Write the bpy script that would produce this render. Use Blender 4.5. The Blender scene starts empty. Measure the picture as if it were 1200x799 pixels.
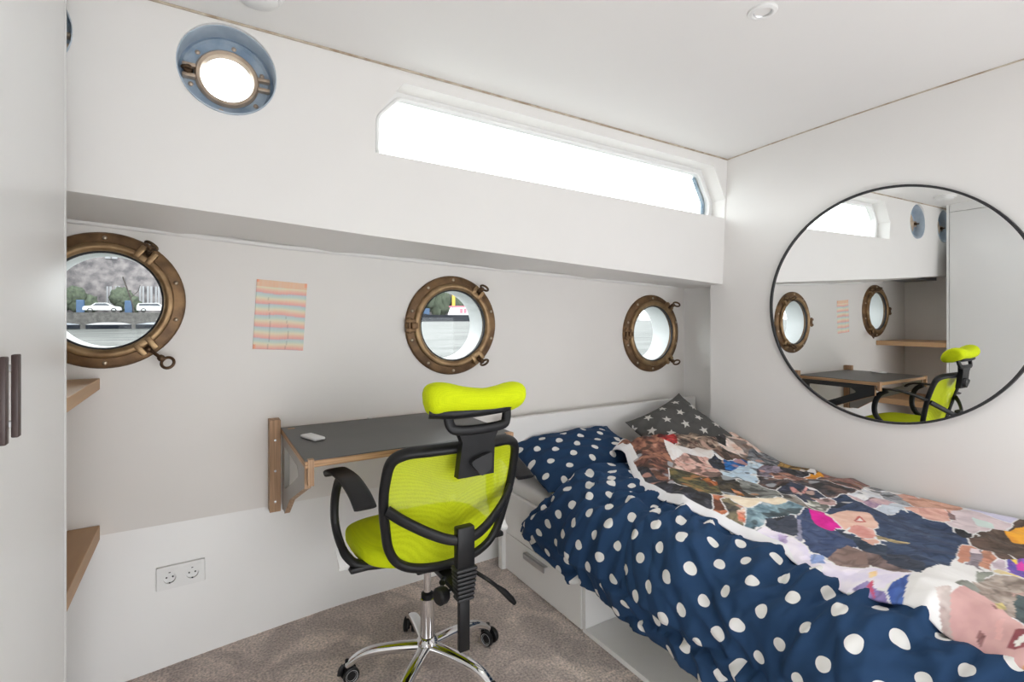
import bpy, bmesh, math, random
from mathutils import Vector, Matrix, noise
from mathutils.bvhtree import BVHTree
from mathutils.geometry import tessellate_polygon
PI = math.pi
C = bpy.context.scene.collection
random.seed(7)

# ------------------------------------------------------------------ materials
def mat(name, col, rough=.5, metal=0., var=0., vscale=8., col2=None, bump=0., bscale=60., spec=.5, sheen=0.,
        stretch=(1, 1, 1), detail=3.):
    m = bpy.data.materials.new(name); m.use_nodes = True
    nt = m.node_tree; p = nt.nodes['Principled BSDF']
    p.inputs['Base Color'].default_value = (*col, 1)
    p.inputs['Roughness'].default_value = rough
    p.inputs['Metallic'].default_value = metal
    p.inputs['Specular IOR Level'].default_value = spec
    if sheen: p.inputs['Sheen Weight'].default_value = sheen
    tc = mp = None
    if var or col2 or bump:
        tc = nt.nodes.new('ShaderNodeTexCoord'); mp = nt.nodes.new('ShaderNodeMapping')
        mp.inputs['Scale'].default_value = stretch
        nt.links.new(tc.outputs['Object'], mp.inputs['Vector'])
    if var or col2:
        n = nt.nodes.new('ShaderNodeTexNoise'); n.inputs['Scale'].default_value = vscale
        n.inputs['Detail'].default_value = detail
        nt.links.new(mp.outputs[0], n.inputs['Vector'])
        r = nt.nodes.new('ShaderNodeValToRGB')
        a = col2 if col2 else tuple(max(0, c * (1 - var)) for c in col)
        b = col if col2 else tuple(min(1, c * (1 + var)) for c in col)
        r.color_ramp.elements[0].position = .35; r.color_ramp.elements[1].position = .65
        r.color_ramp.elements[0].color = (*a, 1); r.color_ramp.elements[1].color = (*b, 1)
        nt.links.new(n.outputs[0], r.inputs[0]); nt.links.new(r.outputs[0], p.inputs['Base Color'])
    if bump:
        n2 = nt.nodes.new('ShaderNodeTexNoise'); n2.inputs['Scale'].default_value = bscale
        n2.inputs['Detail'].default_value = 4
        nt.links.new(mp.outputs[0], n2.inputs['Vector'])
        bp = nt.nodes.new('ShaderNodeBump'); bp.inputs['Strength'].default_value = bump
        bp.inputs['Distance'].default_value = .01
        nt.links.new(n2.outputs[0], bp.inputs['Height']); nt.links.new(bp.outputs[0], p.inputs['Normal'])
    return m

def attr_mat(name, rough=.8, bump=0., bscale=300., sheen=0.):
    m = mat(name, (.5, .5, .5), rough, bump=bump, bscale=bscale, sheen=sheen)
    nt = m.node_tree
    a = nt.nodes.new('ShaderNodeAttribute'); a.attribute_name = 'Print'
    nt.links.new(a.outputs['Color'], nt.nodes['Principled BSDF'].inputs['Base Color'])
    return m

def glass_mat(name, tint=(.97, .99, .98), refl=.05):
    m = bpy.data.materials.new(name); m.use_nodes = True
    nt = m.node_tree; nt.nodes.remove(nt.nodes['Principled BSDF'])
    out = nt.nodes['Material Output']
    t = nt.nodes.new('ShaderNodeBsdfTransparent'); t.inputs[0].default_value = (*tint, 1)
    g = nt.nodes.new('ShaderNodeBsdfGlossy'); g.inputs['Roughness'].default_value = .02
    lw = nt.nodes.new('ShaderNodeLayerWeight'); pw = nt.nodes.new('ShaderNodeMath'); pw.operation = 'POWER'; pw.inputs[1].default_value = 4.
    nt.links.new(lw.outputs['Facing'], pw.inputs[0])
    f = nt.nodes.new('ShaderNodeMath'); f.operation = 'MULTIPLY_ADD'; f.inputs[1].default_value = .5; f.inputs[2].default_value = .02
    nt.links.new(pw.outputs[0], f.inputs[0])
    mx = nt.nodes.new('ShaderNodeMixShader')
    nt.links.new(f.outputs[0], mx.inputs[0]); nt.links.new(t.outputs[0], mx.inputs[1]); nt.links.new(g.outputs[0], mx.inputs[2])
    nt.links.new(mx.outputs[0], out.inputs[0])
    return m

def wood_mat(name, c1, c2, scale=6., stretch=(1, 1, 1), rough=.5):
    return mat(name, c1, rough, col2=c2, vscale=scale, stretch=stretch, bump=.08, bscale=scale * 4, detail=6.)

def dots_mat(name, base, dot, lattice, radius, rough=.85):
    m = mat(name, base, rough, bump=.06, bscale=500, spec=.2); nt = m.node_tree
    L = nt.links; N = nt.nodes
    uv = N.new('ShaderNodeUVMap'); uv.uv_map = 'UVMap'
    def vm(op, a, b=None):
        n = N.new('ShaderNodeVectorMath'); n.operation = op
        if isinstance(a, tuple): n.inputs[0].default_value = a
        else: L.new(a, n.inputs[0])
        if b is not None:
            if isinstance(b, tuple): n.inputs[1].default_value = b
            else: L.new(b, n.inputs[1])
        return n
    k = 1. / lattice
    wn = N.new('ShaderNodeTexNoise'); wn.inputs['Scale'].default_value = 9.
    L.new(uv.outputs[0], wn.inputs['Vector'])
    sc = vm('MULTIPLY', uv.outputs[0], (k, k, 0))
    wv = vm('MULTIPLY', wn.outputs['Color'], (.12, .12, 0))
    sc2 = vm('ADD', sc.outputs[0], wv.outputs[0])
    outs = []
    for off in ((0, 0, 0), (.5, .5, 0)):
        a = vm('ADD', sc2.outputs[0], off)
        fr = vm('FRACTION', a.outputs[0]); ce = vm('SUBTRACT', fr.outputs[0], (.5, .5, 0))
        fl = vm('MULTIPLY', ce.outputs[0], (1, 1, 0))
        ln = N.new('ShaderNodeVectorMath'); ln.operation = 'LENGTH'; L.new(fl.outputs[0], ln.inputs[0])
        outs.append(ln.outputs['Value'])
    mn = N.new('ShaderNodeMath'); mn.operation = 'MINIMUM'; L.new(outs[0], mn.inputs[0]); L.new(outs[1], mn.inputs[1])
    lt = N.new('ShaderNodeMath'); lt.operation = 'LESS_THAN'; L.new(mn.outputs[0], lt.inputs[0]); lt.inputs[1].default_value = radius * k
    mx = N.new('ShaderNodeMix'); mx.data_type = 'RGBA'
    L.new(lt.outputs[0], mx.inputs['Factor'])
    mx.inputs['A'].default_value = (*base, 1); mx.inputs['B'].default_value = (*dot, 1)
    L.new(mx.outputs['Result'], N['Principled BSDF'].inputs['Base Color'])
    return m

WHITE = (.80, .785, .765)
M = dict(
    paint=mat('white gloss paint', WHITE, .38, var=.012, vscale=2.5, bump=.03, bscale=14, spec=.35),
    bay=mat('bay paint with painted glow', (.86, .85, .835), .4, var=.01, vscale=2.5),  # whitened: the porthole's glow on this wall is put into the colour
    ceil=mat('ceiling paint', (.79, .78, .765), .45, var=.01, vscale=2, bump=.03, bscale=8, spec=.3),
    hull=mat('hull lining paint', (.79, .765, .735), .35, var=.012, vscale=2, bump=.03, bscale=20, spec=.35),
    lowhull=mat('lower hull paint', (.85, .845, .835), .3, var=.01, vscale=3, bump=.06, bscale=20, spec=.4),
    tunnel=mat('reveal white', (.84, .86, .87), .4),
    lac=mat('white lacquer', (.80, .80, .79), .28, var=.006, vscale=3, bump=.02, bscale=10),
    caulk=mat('stained caulk', (.62, .55, .45), .8, col2=(.36, .27, .19), vscale=24),
    carpet=None,
    bronze=mat('aged bronze', (.25, .150, .075), .48, .7, col2=(.12, .072, .042), vscale=16, bump=.12, bscale=60),
    bronze_lit=mat('bronze edge painted lit', (.40, .27, .145), .42, .75, col2=(.25, .155, .08), vscale=20, bump=.1, bscale=70),  # lighter copy of the bronze, light on the rims painted into the colour
    darkbronze=mat('dark bronze', (.12, .075, .045), .4, .85, var=.3, vscale=30),
    bolt=mat('bolt metal', (.48, .40, .30), .35, .9, var=.2, vscale=50),
    glass=glass_mat('window glass'),
    zinc=mat('blue grey galvanised', (.26, .35, .46), .5, .2, col2=(.44, .52, .60), vscale=16, bump=.1, bscale=40),
    sleeve=mat('pale blue sleeve paint', (.50, .57, .64), .5, col2=(.36, .44, .53), vscale=12),
    scutrim=mat('pinkish brass ring', (.56, .44, .34), .35, .6, var=.12, vscale=30),
    mirror=mat('mirror silver', (.93, .94, .94), .0, 1.),
    black=mat('black plastic', (.008, .008, .009), .45, var=.1, vscale=40, bump=.05, bscale=300, spec=.35),
    rubber=mat('dark rubber', (.02, .02, .022), .55),
    chrome=mat('chrome', (.78, .78, .79), .08, 1.),
    steel=mat('brushed handle steel', (.55, .55, .56), .3, .9, var=.05, vscale=60),
    greyp=mat('grey plastic', (.42, .42, .43), .5),
    whitep=mat('white plastic', (.80, .80, .79), .35),
    darkwood=mat('dark handle wood', (.075, .045, .04), .4, col2=(.045, .026, .024), vscale=14, stretch=(1, 1, .1)),
    shelf=wood_mat('shelf beech', (.58, .37, .20), (.44, .26, .13), 5, (1, .15, 3)),
    ply=wood_mat('birch ply edge', (.60, .37, .19), (.28, .14, .06), 7, (.6, .6, 26)),
    plyv=wood_mat('birch ply upright', (.50, .31, .18), (.30, .17, .085), 7, (26, 6, .6)),
    lam=mat('charcoal laminate', (.060, .058, .056), .38, var=.08, vscale=6, bump=.02, bscale=40),
    blacklam=mat('black laminate', (.016, .016, .016), .4),
    greylam=mat('worn grey laminate', (.33, .32, .30), .45, var=.05),
    lime=None, limemesh=None,
    bedw=mat('bed white foil', (.80, .79, .775), .35, var=.01, vscale=3),
    sheet=mat('white sheet', (.82, .81, .80), .9, var=.02, vscale=8, bump=.15, bscale=40),
    duvet=dots_mat('navy polka cotton', (.018, .050, .118), (.74, .73, .71), .113, .0165),
    pillow=dots_mat('navy polka pillow cotton', (.015, .044, .105), (.74, .73, .71), .122, .0165),
    printed=attr_mat('printed fleece', .9, .05, 400),
    starcloth=attr_mat('star print cotton', .9, .06, 500),
    paper=attr_mat('coloured paper', .9),
)
def carpet_mat():
    m = mat('taupe carpet', (.25, .20, .178), .95, sheen=.25); nt = m.node_tree; N = nt.nodes; L = nt.links
    tc = N.new('ShaderNodeTexCoord')
    big = N.new('ShaderNodeTexNoise'); big.inputs['Scale'].default_value = 5; big.inputs['Detail'].default_value = 5; big.inputs['Distortion'].default_value = 1.2
    fine = N.new('ShaderNodeTexNoise'); fine.inputs['Scale'].default_value = 120; fine.inputs['Detail'].default_value = 4
    for n in (big, fine): L.new(tc.outputs['Object'], n.inputs['Vector'])
    r1 = N.new('ShaderNodeValToRGB'); r1.color_ramp.elements[0].position = .44; r1.color_ramp.elements[1].position = .64
    r1.color_ramp.elements[0].color = (.50, .42, .385, 1); r1.color_ramp.elements[1].color = (.80, .68, .61, 1)
    r2 = N.new('ShaderNodeValToRGB'); r2.color_ramp.elements[0].position = .3; r2.color_ramp.elements[1].position = .7
    r2.color_ramp.elements[0].color = (.55, .55, .55, 1); r2.color_ramp.elements[1].color = (1.4, 1.4, 1.4, 1)
    L.new(big.outputs[0], r1.inputs[0]); L.new(fine.outputs[0], r2.inputs[0])
    mx = N.new('ShaderNodeMix'); mx.data_type = 'RGBA'; mx.blend_type = 'MULTIPLY'; mx.inputs['Factor'].default_value = 1
    L.new(r1.outputs[0], mx.inputs['A']); L.new(r2.outputs[0], mx.inputs['B'])
    L.new(mx.outputs['Result'], N['Principled BSDF'].inputs['Base Color'])
    bp = N.new('ShaderNodeBump'); bp.inputs['Strength'].default_value = .9; bp.inputs['Distance'].default_value = .012
    L.new(fine.outputs[0], bp.inputs['Height']); L.new(bp.outputs[0], N['Principled BSDF'].inputs['Normal'])
    return m
M['carpet'] = carpet_mat()
def weave_mat(name, c, c2, k, alpha=None):
    m = mat(name, c, .8, spec=.2); nt = m.node_tree; N = nt.nodes; L = nt.links
    tc = N.new('ShaderNodeTexCoord'); v = N.new('ShaderNodeTexVoronoi'); v.inputs['Scale'].default_value = k
    v.inputs['Randomness'].default_value = .25
    L.new(tc.outputs['Object'], v.inputs['Vector'])
    r = N.new('ShaderNodeValToRGB'); r.color_ramp.elements[0].position = .15; r.color_ramp.elements[1].position = .6
    r.color_ramp.elements[0].color = (*c2, 1); r.color_ramp.elements[1].color = (*c, 1)
    L.new(v.outputs['Distance'], r.inputs[0]); L.new(r.outputs[0], N['Principled BSDF'].inputs['Base Color'])
    bp = N.new('ShaderNodeBump'); bp.inputs['Strength'].default_value = .25; bp.inputs['Distance'].default_value = .003
    L.new(v.outputs['Distance'], bp.inputs['Height']); L.new(bp.outputs[0], N['Principled BSDF'].inputs['Normal'])
    if alpha is not None:      # an open net: the holes between threads let the view through
        r3 = N.new('ShaderNodeValToRGB'); r3.color_ramp.elements[0].position = .1; r3.color_ramp.elements[1].position = .45
        r3.color_ramp.elements[0].color = (alpha, alpha, alpha, 1); r3.color_ramp.elements[1].color = (.86, .86, .86, 1)
        L.new(v.outputs['Distance'], r3.inputs[0]); L.new(r3.outputs[0], N['Principled BSDF'].inputs['Alpha'])
    return m
M['lime'] = weave_mat('lime fabric', (.60, .70, .006), (.50, .61, .004), 260)
M['limemesh'] = weave_mat('lime net', (.58, .67, .012), (.50, .59, .008), 260, .60)

# ------------------------------------------------------------------ object helpers
def mesh_from(name, bm, smooth=None):
    bmesh.ops.recalc_face_normals(bm, faces=bm.faces) if smooth != 'keep' else None
    me = bpy.data.meshes.new(name); bm.to_mesh(me); bm.free(); return me
def obj(name, bm, m=None, parent=None, smooth=None, loc=None, rot=None):
    me = bm if isinstance(bm, bpy.types.Mesh) else mesh_from(name, bm)
    o = bpy.data.objects.new(name, me); C.objects.link(o)
    if m is not None: me.materials.append(m)
    if smooth is not None:
        me.polygons.foreach_set('use_smooth', [True] * len(me.polygons))
        if smooth < 180:
            me.set_sharp_from_angle(angle=math.radians(smooth))
    if parent is not None: o.parent = parent
    if loc: o.location = loc
    if rot: o.rotation_euler = rot
    return o
def tag(o, label, cat, group=None):
    o['label'] = label; o['category'] = cat
    if group: o['group'] = group
    return o
def thing(name, label, cat, loc=(0, 0, 0), rot=(0, 0, 0), group=None):
    o = bpy.data.objects.new(name, None); C.objects.link(o); o.location = loc; o.rotation_euler = rot
    o.empty_display_size = .1
    return tag(o, label, cat, group)
def struct(name, bm, m, parent=None, smooth=None):
    o = obj(name, bm, m, parent, smooth)
    if parent is None: o['kind'] = 'structure'
    return o
def copy_tree(root, loc, rot=None, label=None):
    r = root.copy(); C.objects.link(r); r.location = loc
    if rot: r.rotation_euler = rot
    if label: r['label'] = label
    def rec(a, b):
        for ch in list(a.children):
            c = ch.copy(); C.objects.link(c); c.parent = b; rec(ch, c)
    rec(root, r); return r

def add_box(bm, x0, x1, y0, y1, z0, z1, bev=0., seg=2, mtx=None):
    b2 = bmesh.new(); bmesh.ops.create_cube(b2, size=1)
    for v in b2.verts:
        v.co = Vector(((x0 + x1) / 2 + v.co.x * (x1 - x0), (y0 + y1) / 2 + v.co.y * (y1 - y0), (z0 + z1) / 2 + v.co.z * (z1 - z0)))
    if bev: bmesh.ops.bevel(b2, geom=b2.edges[:], offset=bev, segments=seg, profile=.5, affect='EDGES')
    merge(bm, b2, mtx); return bm
def merge(bm, b2, mtx=None):
    if mtx is not None: bmesh.ops.transform(b2, matrix=mtx, verts=b2.verts)
    me = bpy.data.meshes.new('tmp'); b2.to_mesh(me); b2.free(); bm.from_mesh(me); bpy.data.meshes.remove(me)
def box(*a, **k): return add_box(bmesh.new(), *a, **k)
def lathe(prof, n=48, mtx=None, bm=None, closed=False):
    """revolve (radius, height) points about the local Z axis"""
    b2 = bmesh.new(); rings = []
    for r, h in prof:
        if r < 1e-6: rings.append([b2.verts.new((0, 0, h))])
        else: rings.append([b2.verts.new((r * math.cos(2 * PI * i / n), r * math.sin(2 * PI * i / n), h)) for i in range(n)])
    seq = list(zip(rings, rings[1:])) + ([(rings[-1], rings[0])] if closed else [])
    for a, b in seq:
        if len(a) == 1 and len(b) == 1: continue
        for i in range(n):
            j = (i + 1) % n
            if len(a) == 1: b2.faces.new((a[0], b[i], b[j]))
            elif len(b) == 1: b2.faces.new((a[i], a[j], b[0]))
            else: b2.faces.new((a[i], a[j], b[j], b[i]))
    if bm is None: bm = bmesh.new()
    bmesh.ops.recalc_face_normals(b2, faces=b2.faces)
    merge(bm, b2, mtx); return bm
def axis_mtx(origin, direction):
    d = Vector(direction).normalized()
    return Matrix.Translation(Vector(origin)) @ d.to_track_quat('Z', 'Y').to_matrix().to_4x4()
def spline(pts, k=8, closed=False):
    P = [Vector(p) for p in pts]; n = len(P); out = []
    rng = n if closed else n - 1
    for i in range(rng):
        p0 = P[(i - 1) % n] if closed or i > 0 else P[0] * 2 - P[1]
        p1 = P[i]; p2 = P[(i + 1) % n]
        p3 = P[(i + 2) % n] if closed or i + 2 < n else P[-1] * 2 - P[-2]
        for j in range(k):
            t = j / k
            out.append(.5 * ((2 * p1) + (-p0 + p2) * t + (2 * p0 - 5 * p1 + 4 * p2 - p3) * t * t + (-p0 + 3 * p1 - 3 * p2 + p3) * t ** 3))
    if not closed: out.append(P[-1].copy())
    return out
def sweep(path, a, b, up=(0, 0, 1), n=14, closed=False, power=2., bm=None, caps=True):
    """sweep a superellipse section along path; a = half width along side (tangent x up), b = half height along up; a,b numbers or functions of 0..1"""
    b2 = bmesh.new(); rings = []; L = len(path); up = Vector(up)
    for i, p in enumerate(path):
        if closed: t = path[(i + 1) % L] - path[i - 1]
        else: t = path[min(i + 1, L - 1)] - path[max(i - 1, 0)]
        t.normalize(); s = t.cross(up)
        if s.length < 1e-4: s = t.cross(Vector((1, 0, 0)))
        s.normalize(); u = s.cross(t).normalized()
        q = i / max(1, L - 1)
        aa = a(q) if callable(a) else a; bb = b(q) if callable(b) else b
        ring = []
        for k in range(n):
            th = 2 * PI * (k + .5) / n; c, s2 = math.cos(th), math.sin(th)
            ring.append(b2.verts.new(p + s * aa * math.copysign(abs(c) ** (2 / power), c) + u * bb * math.copysign(abs(s2) ** (2 / power), s2)))
        rings.append(ring)
    for i in range(L if closed else L - 1):
        A, B = rings[i], rings[(i + 1) % L]
        for k in range(n):
            j = (k + 1) % n; b2.faces.new((A[k], A[j], B[j], B[k]))
    if not closed and caps:
        b2.faces.new(rings[0][::-1]); b2.faces.new(rings[-1])
    bmesh.ops.recalc_face_normals(b2, faces=b2.faces)
    if bm is None: bm = bmesh.new()
    merge(bm, b2); return bm
def tube(pts, r, n=12, k=6, bm=None, closed=False, up=(0, 0, 1)):
    return sweep(spline(pts, k, closed), r, r, up, n, closed, bm=bm)
def plate(outer, holes, f_in, f_out):
    """solid slab from 2D loops; f_in / f_out map (u, v) to the two faces"""
    loops = [outer] + holes
    tris = tessellate_polygon([[Vector((u, v, 0)) for u, v in lp] for lp in loops])
    flat = [p for lp in loops for p in lp]
    bm = bmesh.new()
    A = [bm.verts.new(f_in(*p)) for p in flat]; B = [bm.verts.new(f_out(*p)) for p in flat]
    for a, b, c in tris:
        bm.faces.new((A[a], A[b], A[c])); bm.faces.new((B[c], B[b], B[a]))
    k = 0
    for lp in loops:
        n = len(lp)
        for i in range(n):
            j = (i + 1) % n
            bm.faces.new((A[k + i], A[k + j], B[k + j], B[k + i]))
        k += n
    bmesh.ops.recalc_face_normals(bm, faces=bm.faces)
    return bm
def circ(cx, cy, r, n=56): return [(cx + r * math.cos(2 * PI * i / n), cy + r * math.sin(2 * PI * i / n)) for i in range(n)]
def rounded(poly, r, k=6):
    out = []; n = len(poly)
    for i in range(n):
        p0 = Vector(poly[i - 1]); p1 = Vector(poly[i]); p2 = Vector(poly[(i + 1) % n])
        d0 = (p0 - p1).normalized(); d1 = (p2 - p1).normalized()
        ang = d0.angle(d1); t = min(r / math.tan(ang / 2), (p0 - p1).length * .45, (p2 - p1).length * .45)
        a = p1 + d0 * t; b = p1 + d1 * t
        for j in range(k + 1):
            q = j / k; m = a * (1 - q) ** 2 + p1 * 2 * q * (1 - q) + b * q * q
            out.append((m.x, m.y))
    return out
def lerp_table(tab, x):
    if x <= tab[0][0]: return tab[0][1]
    for (a, va), (b, vb) in zip(tab, tab[1:]):
        if x <= b: return va + (vb - va) * (x - a) / (b - a)
    return tab[-1][1]
def smooth01(x): x = max(0., min(1., x)); return x * x * (3 - 2 * x)
def nz(x, y, z=0.): return noise.noise(Vector((x, y, z)))
def inside(poly, x, y):
    c = False; j = len(poly) - 1
    for i in range(len(poly)):
        xi, yi = poly[i]; xj, yj = poly[j]
        if (yi > y) != (yj > y) and x < (xj - xi) * (y - yi) / (yj - yi) + xi: c = not c
        j = i
    return c
def grid_mesh(name, pts, nu, nv, uvs=None, cols=None, flip=False):
    """pts[i*nv+j]; i in nu, j in nv"""
    faces = []
    for i in range(nu - 1):
        for j in range(nv - 1):
            f = (i * nv + j, (i + 1) * nv + j, (i + 1) * nv + j + 1, i * nv + j + 1)
            faces.append(f[::-1] if flip else f)
    me = bpy.data.meshes.new(name); me.from_pydata(pts, [], faces)
    if uvs:
        l = me.uv_layers.new(name='UVMap')
        for lp in me.loops: l.data[lp.index].uv = uvs[lp.vertex_index]
    if cols:
        ca = me.color_attributes.new('Print', 'FLOAT_COLOR', 'POINT')
        flat = []
        for c in cols: flat += [c[0], c[1], c[2], 1.]
        ca.data.foreach_set('color', flat)
    me.polygons.foreach_set('use_smooth', [True] * len(me.polygons))
    return me
# ------------------------------------------------------------------ the cabin shell (floor z=0, hull side at y=2.25)
DR = 2.475          # right partition
DH = 2.25           # hull lining
def zceil(x, y): return 2.131 - .0235 * (y - .45) ** 2 - .016 * (x - 2.46)
FLOOR_EDGE = [(-1.0, 2.06), (-.206, 2.136), (0, 2.171), (.158, 2.194), (.314, 2.215), (.5, 2.238), (.87, 2.252), (1.265, 2.268), (2.8, 2.29)]
# floor
bm = bmesh.new(); nx, ny = 60, 60
add_box(bm, -1.0, 2.75, -.9, 2.40, -.05, 0)
struct('floor', bm, M['carpet'])
# ceiling with its slight camber
bm = bmesh.new(); V = []
for i in range(13):
    for j in range(17):
        x = -1.0 + 3.75 * i / 12; y = -.9 + 2.85 * j / 16
        V.append(bm.verts.new((x, y, zceil(x, y))))
for i in range(12):
    for j in range(16):
        bm.faces.new((V[i * 17 + j], V[(i + 1) * 17 + j], V[(i + 1) * 17 + j + 1], V[i * 17 + j + 1]))
ex = bmesh.ops.extrude_face_region(bm, geom=bm.faces[:])
bmesh.ops.translate(bm, verts=[v for v in ex['geom'] if isinstance(v, bmesh.types.BMVert)], vec=(0, 0, .06))
struct('ceiling', bm, M['ceil'], smooth=30)

PORT = [(-.282, 1.279), (1.030, 1.183), (2.368, 1.123)]
# hull lining with the three round openings
bm = plate([(-1.0, .467), (2.80, .467), (2.80, 1.62), (-1.0, 1.62)], [circ(x, z, .170) for x, z in PORT],
           lambda u, v: (u, DH, v), lambda u, v: (u, DH + .14, v))
struct('wall_hull', bm, M['hull'])
for i, (x, z) in enumerate(PORT):
    b = lathe([(.1695, 0), (.1695, .137), (.166, .137), (.166, 0)], 64, axis_mtx((x, DH + .002, z), (0, 1, 0)), closed=True)
    o = struct('trim_%d' % (i + 4), b, M['tunnel'], smooth=40)
# lower hull side: leans inward to a curved floor line
bm = bmesh.new(); T = []; B = []; K = []
N_ = 40
for i in range(N_ + 1):
    x = -1.0 + 3.8 * i / N_
    T.append(bm.verts.new((x, DH, .467))); B.append(bm.verts.new((x, lerp_table(FLOOR_EDGE, x), -.01)))
    K.append((bm.verts.new((x, DH + .14, .467)), bm.verts.new((x, DH + .14, -.01))))
for i in range(N_):
    bm.faces.new((T[i], T[i + 1], B[i + 1], B[i])); bm.faces.new((T[i], K[i][0], K[i + 1][0], T[i + 1]))
    bm.faces.new((K[i][0], K[i][1], K[i + 1][1], K[i + 1][0])); bm.faces.new((B[i], B[i + 1], K[i + 1][1], K[i][1]))
bm.faces.new((T[0], B[0], K[0][1], K[0][0])); bm.faces.new((T[-1], K[-1][0], K[-1][1], B[-1]))
struct('wall_lower', bm, M['lowhull'], smooth=40)

# deckhouse side above the side deck
SF = [(-1.0, 1.602), (-.308, 1.564), (.226, 1.530), (.504, 1.512), (1.149, 1.476), (2.48, 1.404)]     # front lower edge
SB = [(-1.0, 1.595), (-.386, 1.553), (.279, 1.511), (2.70, 1.413)]                                     # where it meets the hull
def ydeck(z): return 1.82 - .03 * (z - 1.4) / .68
SC = [(-.43, 1.99), (.073, 1.981)]
WIN = [(.527, 1.806), (.529, 1.932), (.629, 2.071), (2.364, 2.037), (2.468, 1.870), (2.468, 1.766)]
outer = [(x, z) for x, z in SF] + [(2.48, 2.19), (-1.0, 2.19)]
bm = plate(outer, [circ(x, z, .1355) for x, z in SC] + [WIN],
           lambda u, v: (u, ydeck(v), v), lambda u, v: (u, ydeck(v) + .13, v))
struct('wall_deckhouse', bm, M['paint'])
# underside of the side deck
bm = bmesh.new(); A = []; Bv = []
for i in range(41):
    x = -1.0 + 3.70 * i / 40
    A.append((bm.verts.new((x, 1.82, lerp_table(SF, x))), bm.verts.new((x, 1.82, lerp_table(SF, x) + .03))))
    w = .006 * math.sin(x * 9) + .004 * math.sin(x * 23)
    Bv.append((bm.verts.new((x, DH + .02, lerp_table(SB, x) + w)), bm.verts.new((x, DH + .02, lerp_table(SB, x) + .04))))
for i in range(40):
    bm.faces.new((A[i][0], A[i + 1][0], Bv[i + 1][0], Bv[i][0])); bm.faces.new((A[i][1], Bv[i][1], Bv[i + 1][1], A[i + 1][1]))
    bm.faces.new((A[i][0], A[i][1], A[i + 1][1], A[i + 1][0])); bm.faces.new((Bv[i][0], Bv[i + 1][0], Bv[i + 1][1], Bv[i][1]))
bm.faces.new((A[0][0], Bv[0][0], Bv[0][1], A[0][1])); bm.faces.new((A[40][0], A[40][1], Bv[40][1], Bv[40][0]))
struct('ceiling_side_deck', bm, M['paint'], smooth=60)
# quarter bead between soffit and hull lining
pts = [Vector((x, DH - .004, lerp_table(SB, x) - .006)) for x in [-1.0 + .1 * i for i in range(37)]]
struct('trim_1', sweep(pts, .008, .010, n=8), M['paint'], smooth=60)
# stained caulk lines along the ceiling
pts = [Vector((x, ydeck(zceil(x, 1.79)) - .003, zceil(x, 1.79) - .002)) for x in [-1.0 + .1 * i for i in range(35)]] + [Vector((2.472, ydeck(2.05) - .003, zceil(2.472, 1.79) - .002))]
struct('trim_2', sweep(pts, .0045, .004, n=8), M['caulk'], smooth=60)
pts = [Vector((DR - .002, y, zceil(DR, y) - .002)) for y in [1.785 - .12 * i for i in range(22)]]
struct('trim_3', sweep(pts, .0035, .003, n=8), M['caulk'], smooth=60)
# right partition with a deeper bay beside the last porthole
struct('wall_right', box(DR, 2.67, -.9, 1.900, -.02, 2.20), M['paint'])
struct('light_screen_rear', box(-1.0, 2.75, -.92, -.88, 1.22, 2.2), M['paint'])     # added screen out of view, cuts sky light on the upper walls
struct('wall_bay', box(2.668, 2.80, 1.80, 2.40, -.02, 1.62), M['bay'])
struct('wall_alcove', box(-1.0, -.874, -.9, 2.40, -.02, 2.22), M['hull'])

# long deckhouse window: rubber frame and glass set into the reveal
win = bpy.data.objects.new('window_1', None); C.objects.link(win); win['kind'] = 'structure'
inner = rounded([(.560, 1.800), (.560, 1.965), (.640, 2.050), (2.345, 2.012), (2.440, 1.868), (2.440, 1.772)], .05)
frm = rounded([(.517, 1.750), (.517, 1.960), (.619, 2.085), (2.371, 2.050), (2.474, 1.880), (2.474, 1.730)], .004)
obj('window_frame', plate(frm, [inner], lambda u, v: (u, ydeck(v) + .085, v), lambda u, v: (u, ydeck(v) + .125, v)), M['whitep'], win)
lp = [Vector((u, ydeck(v) + .084, v)) for u, v in inner]
obj('rubber_seal', sweep(lp, .007, .007, (0, 1, 0), 8, True), M['whitep'], win, smooth=180)
lp2 = [Vector((u, ydeck(v) + .118, v)) for u, v in (lambda q: [p for p in q if p[0] > 2.34 and p[1] > 1.785])(rounded([(.566, 1.802), (.566, 1.962), (.645, 2.044), (2.338, 2.006), (2.428, 1.866), (2.428, 1.778)], .05))]
obj('metal_seal', sweep(lp2, .013, .008, (0, 1, 0), 8), M['zinc'], win, smooth=180)
obj('window_pane', plate([(p[0], p[1]) for p in inner], [], lambda u, v: (u, ydeck(v) + .108, v), lambda u, v: (u, ydeck(v) + .113, v)), M['glass'], win)

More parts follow.
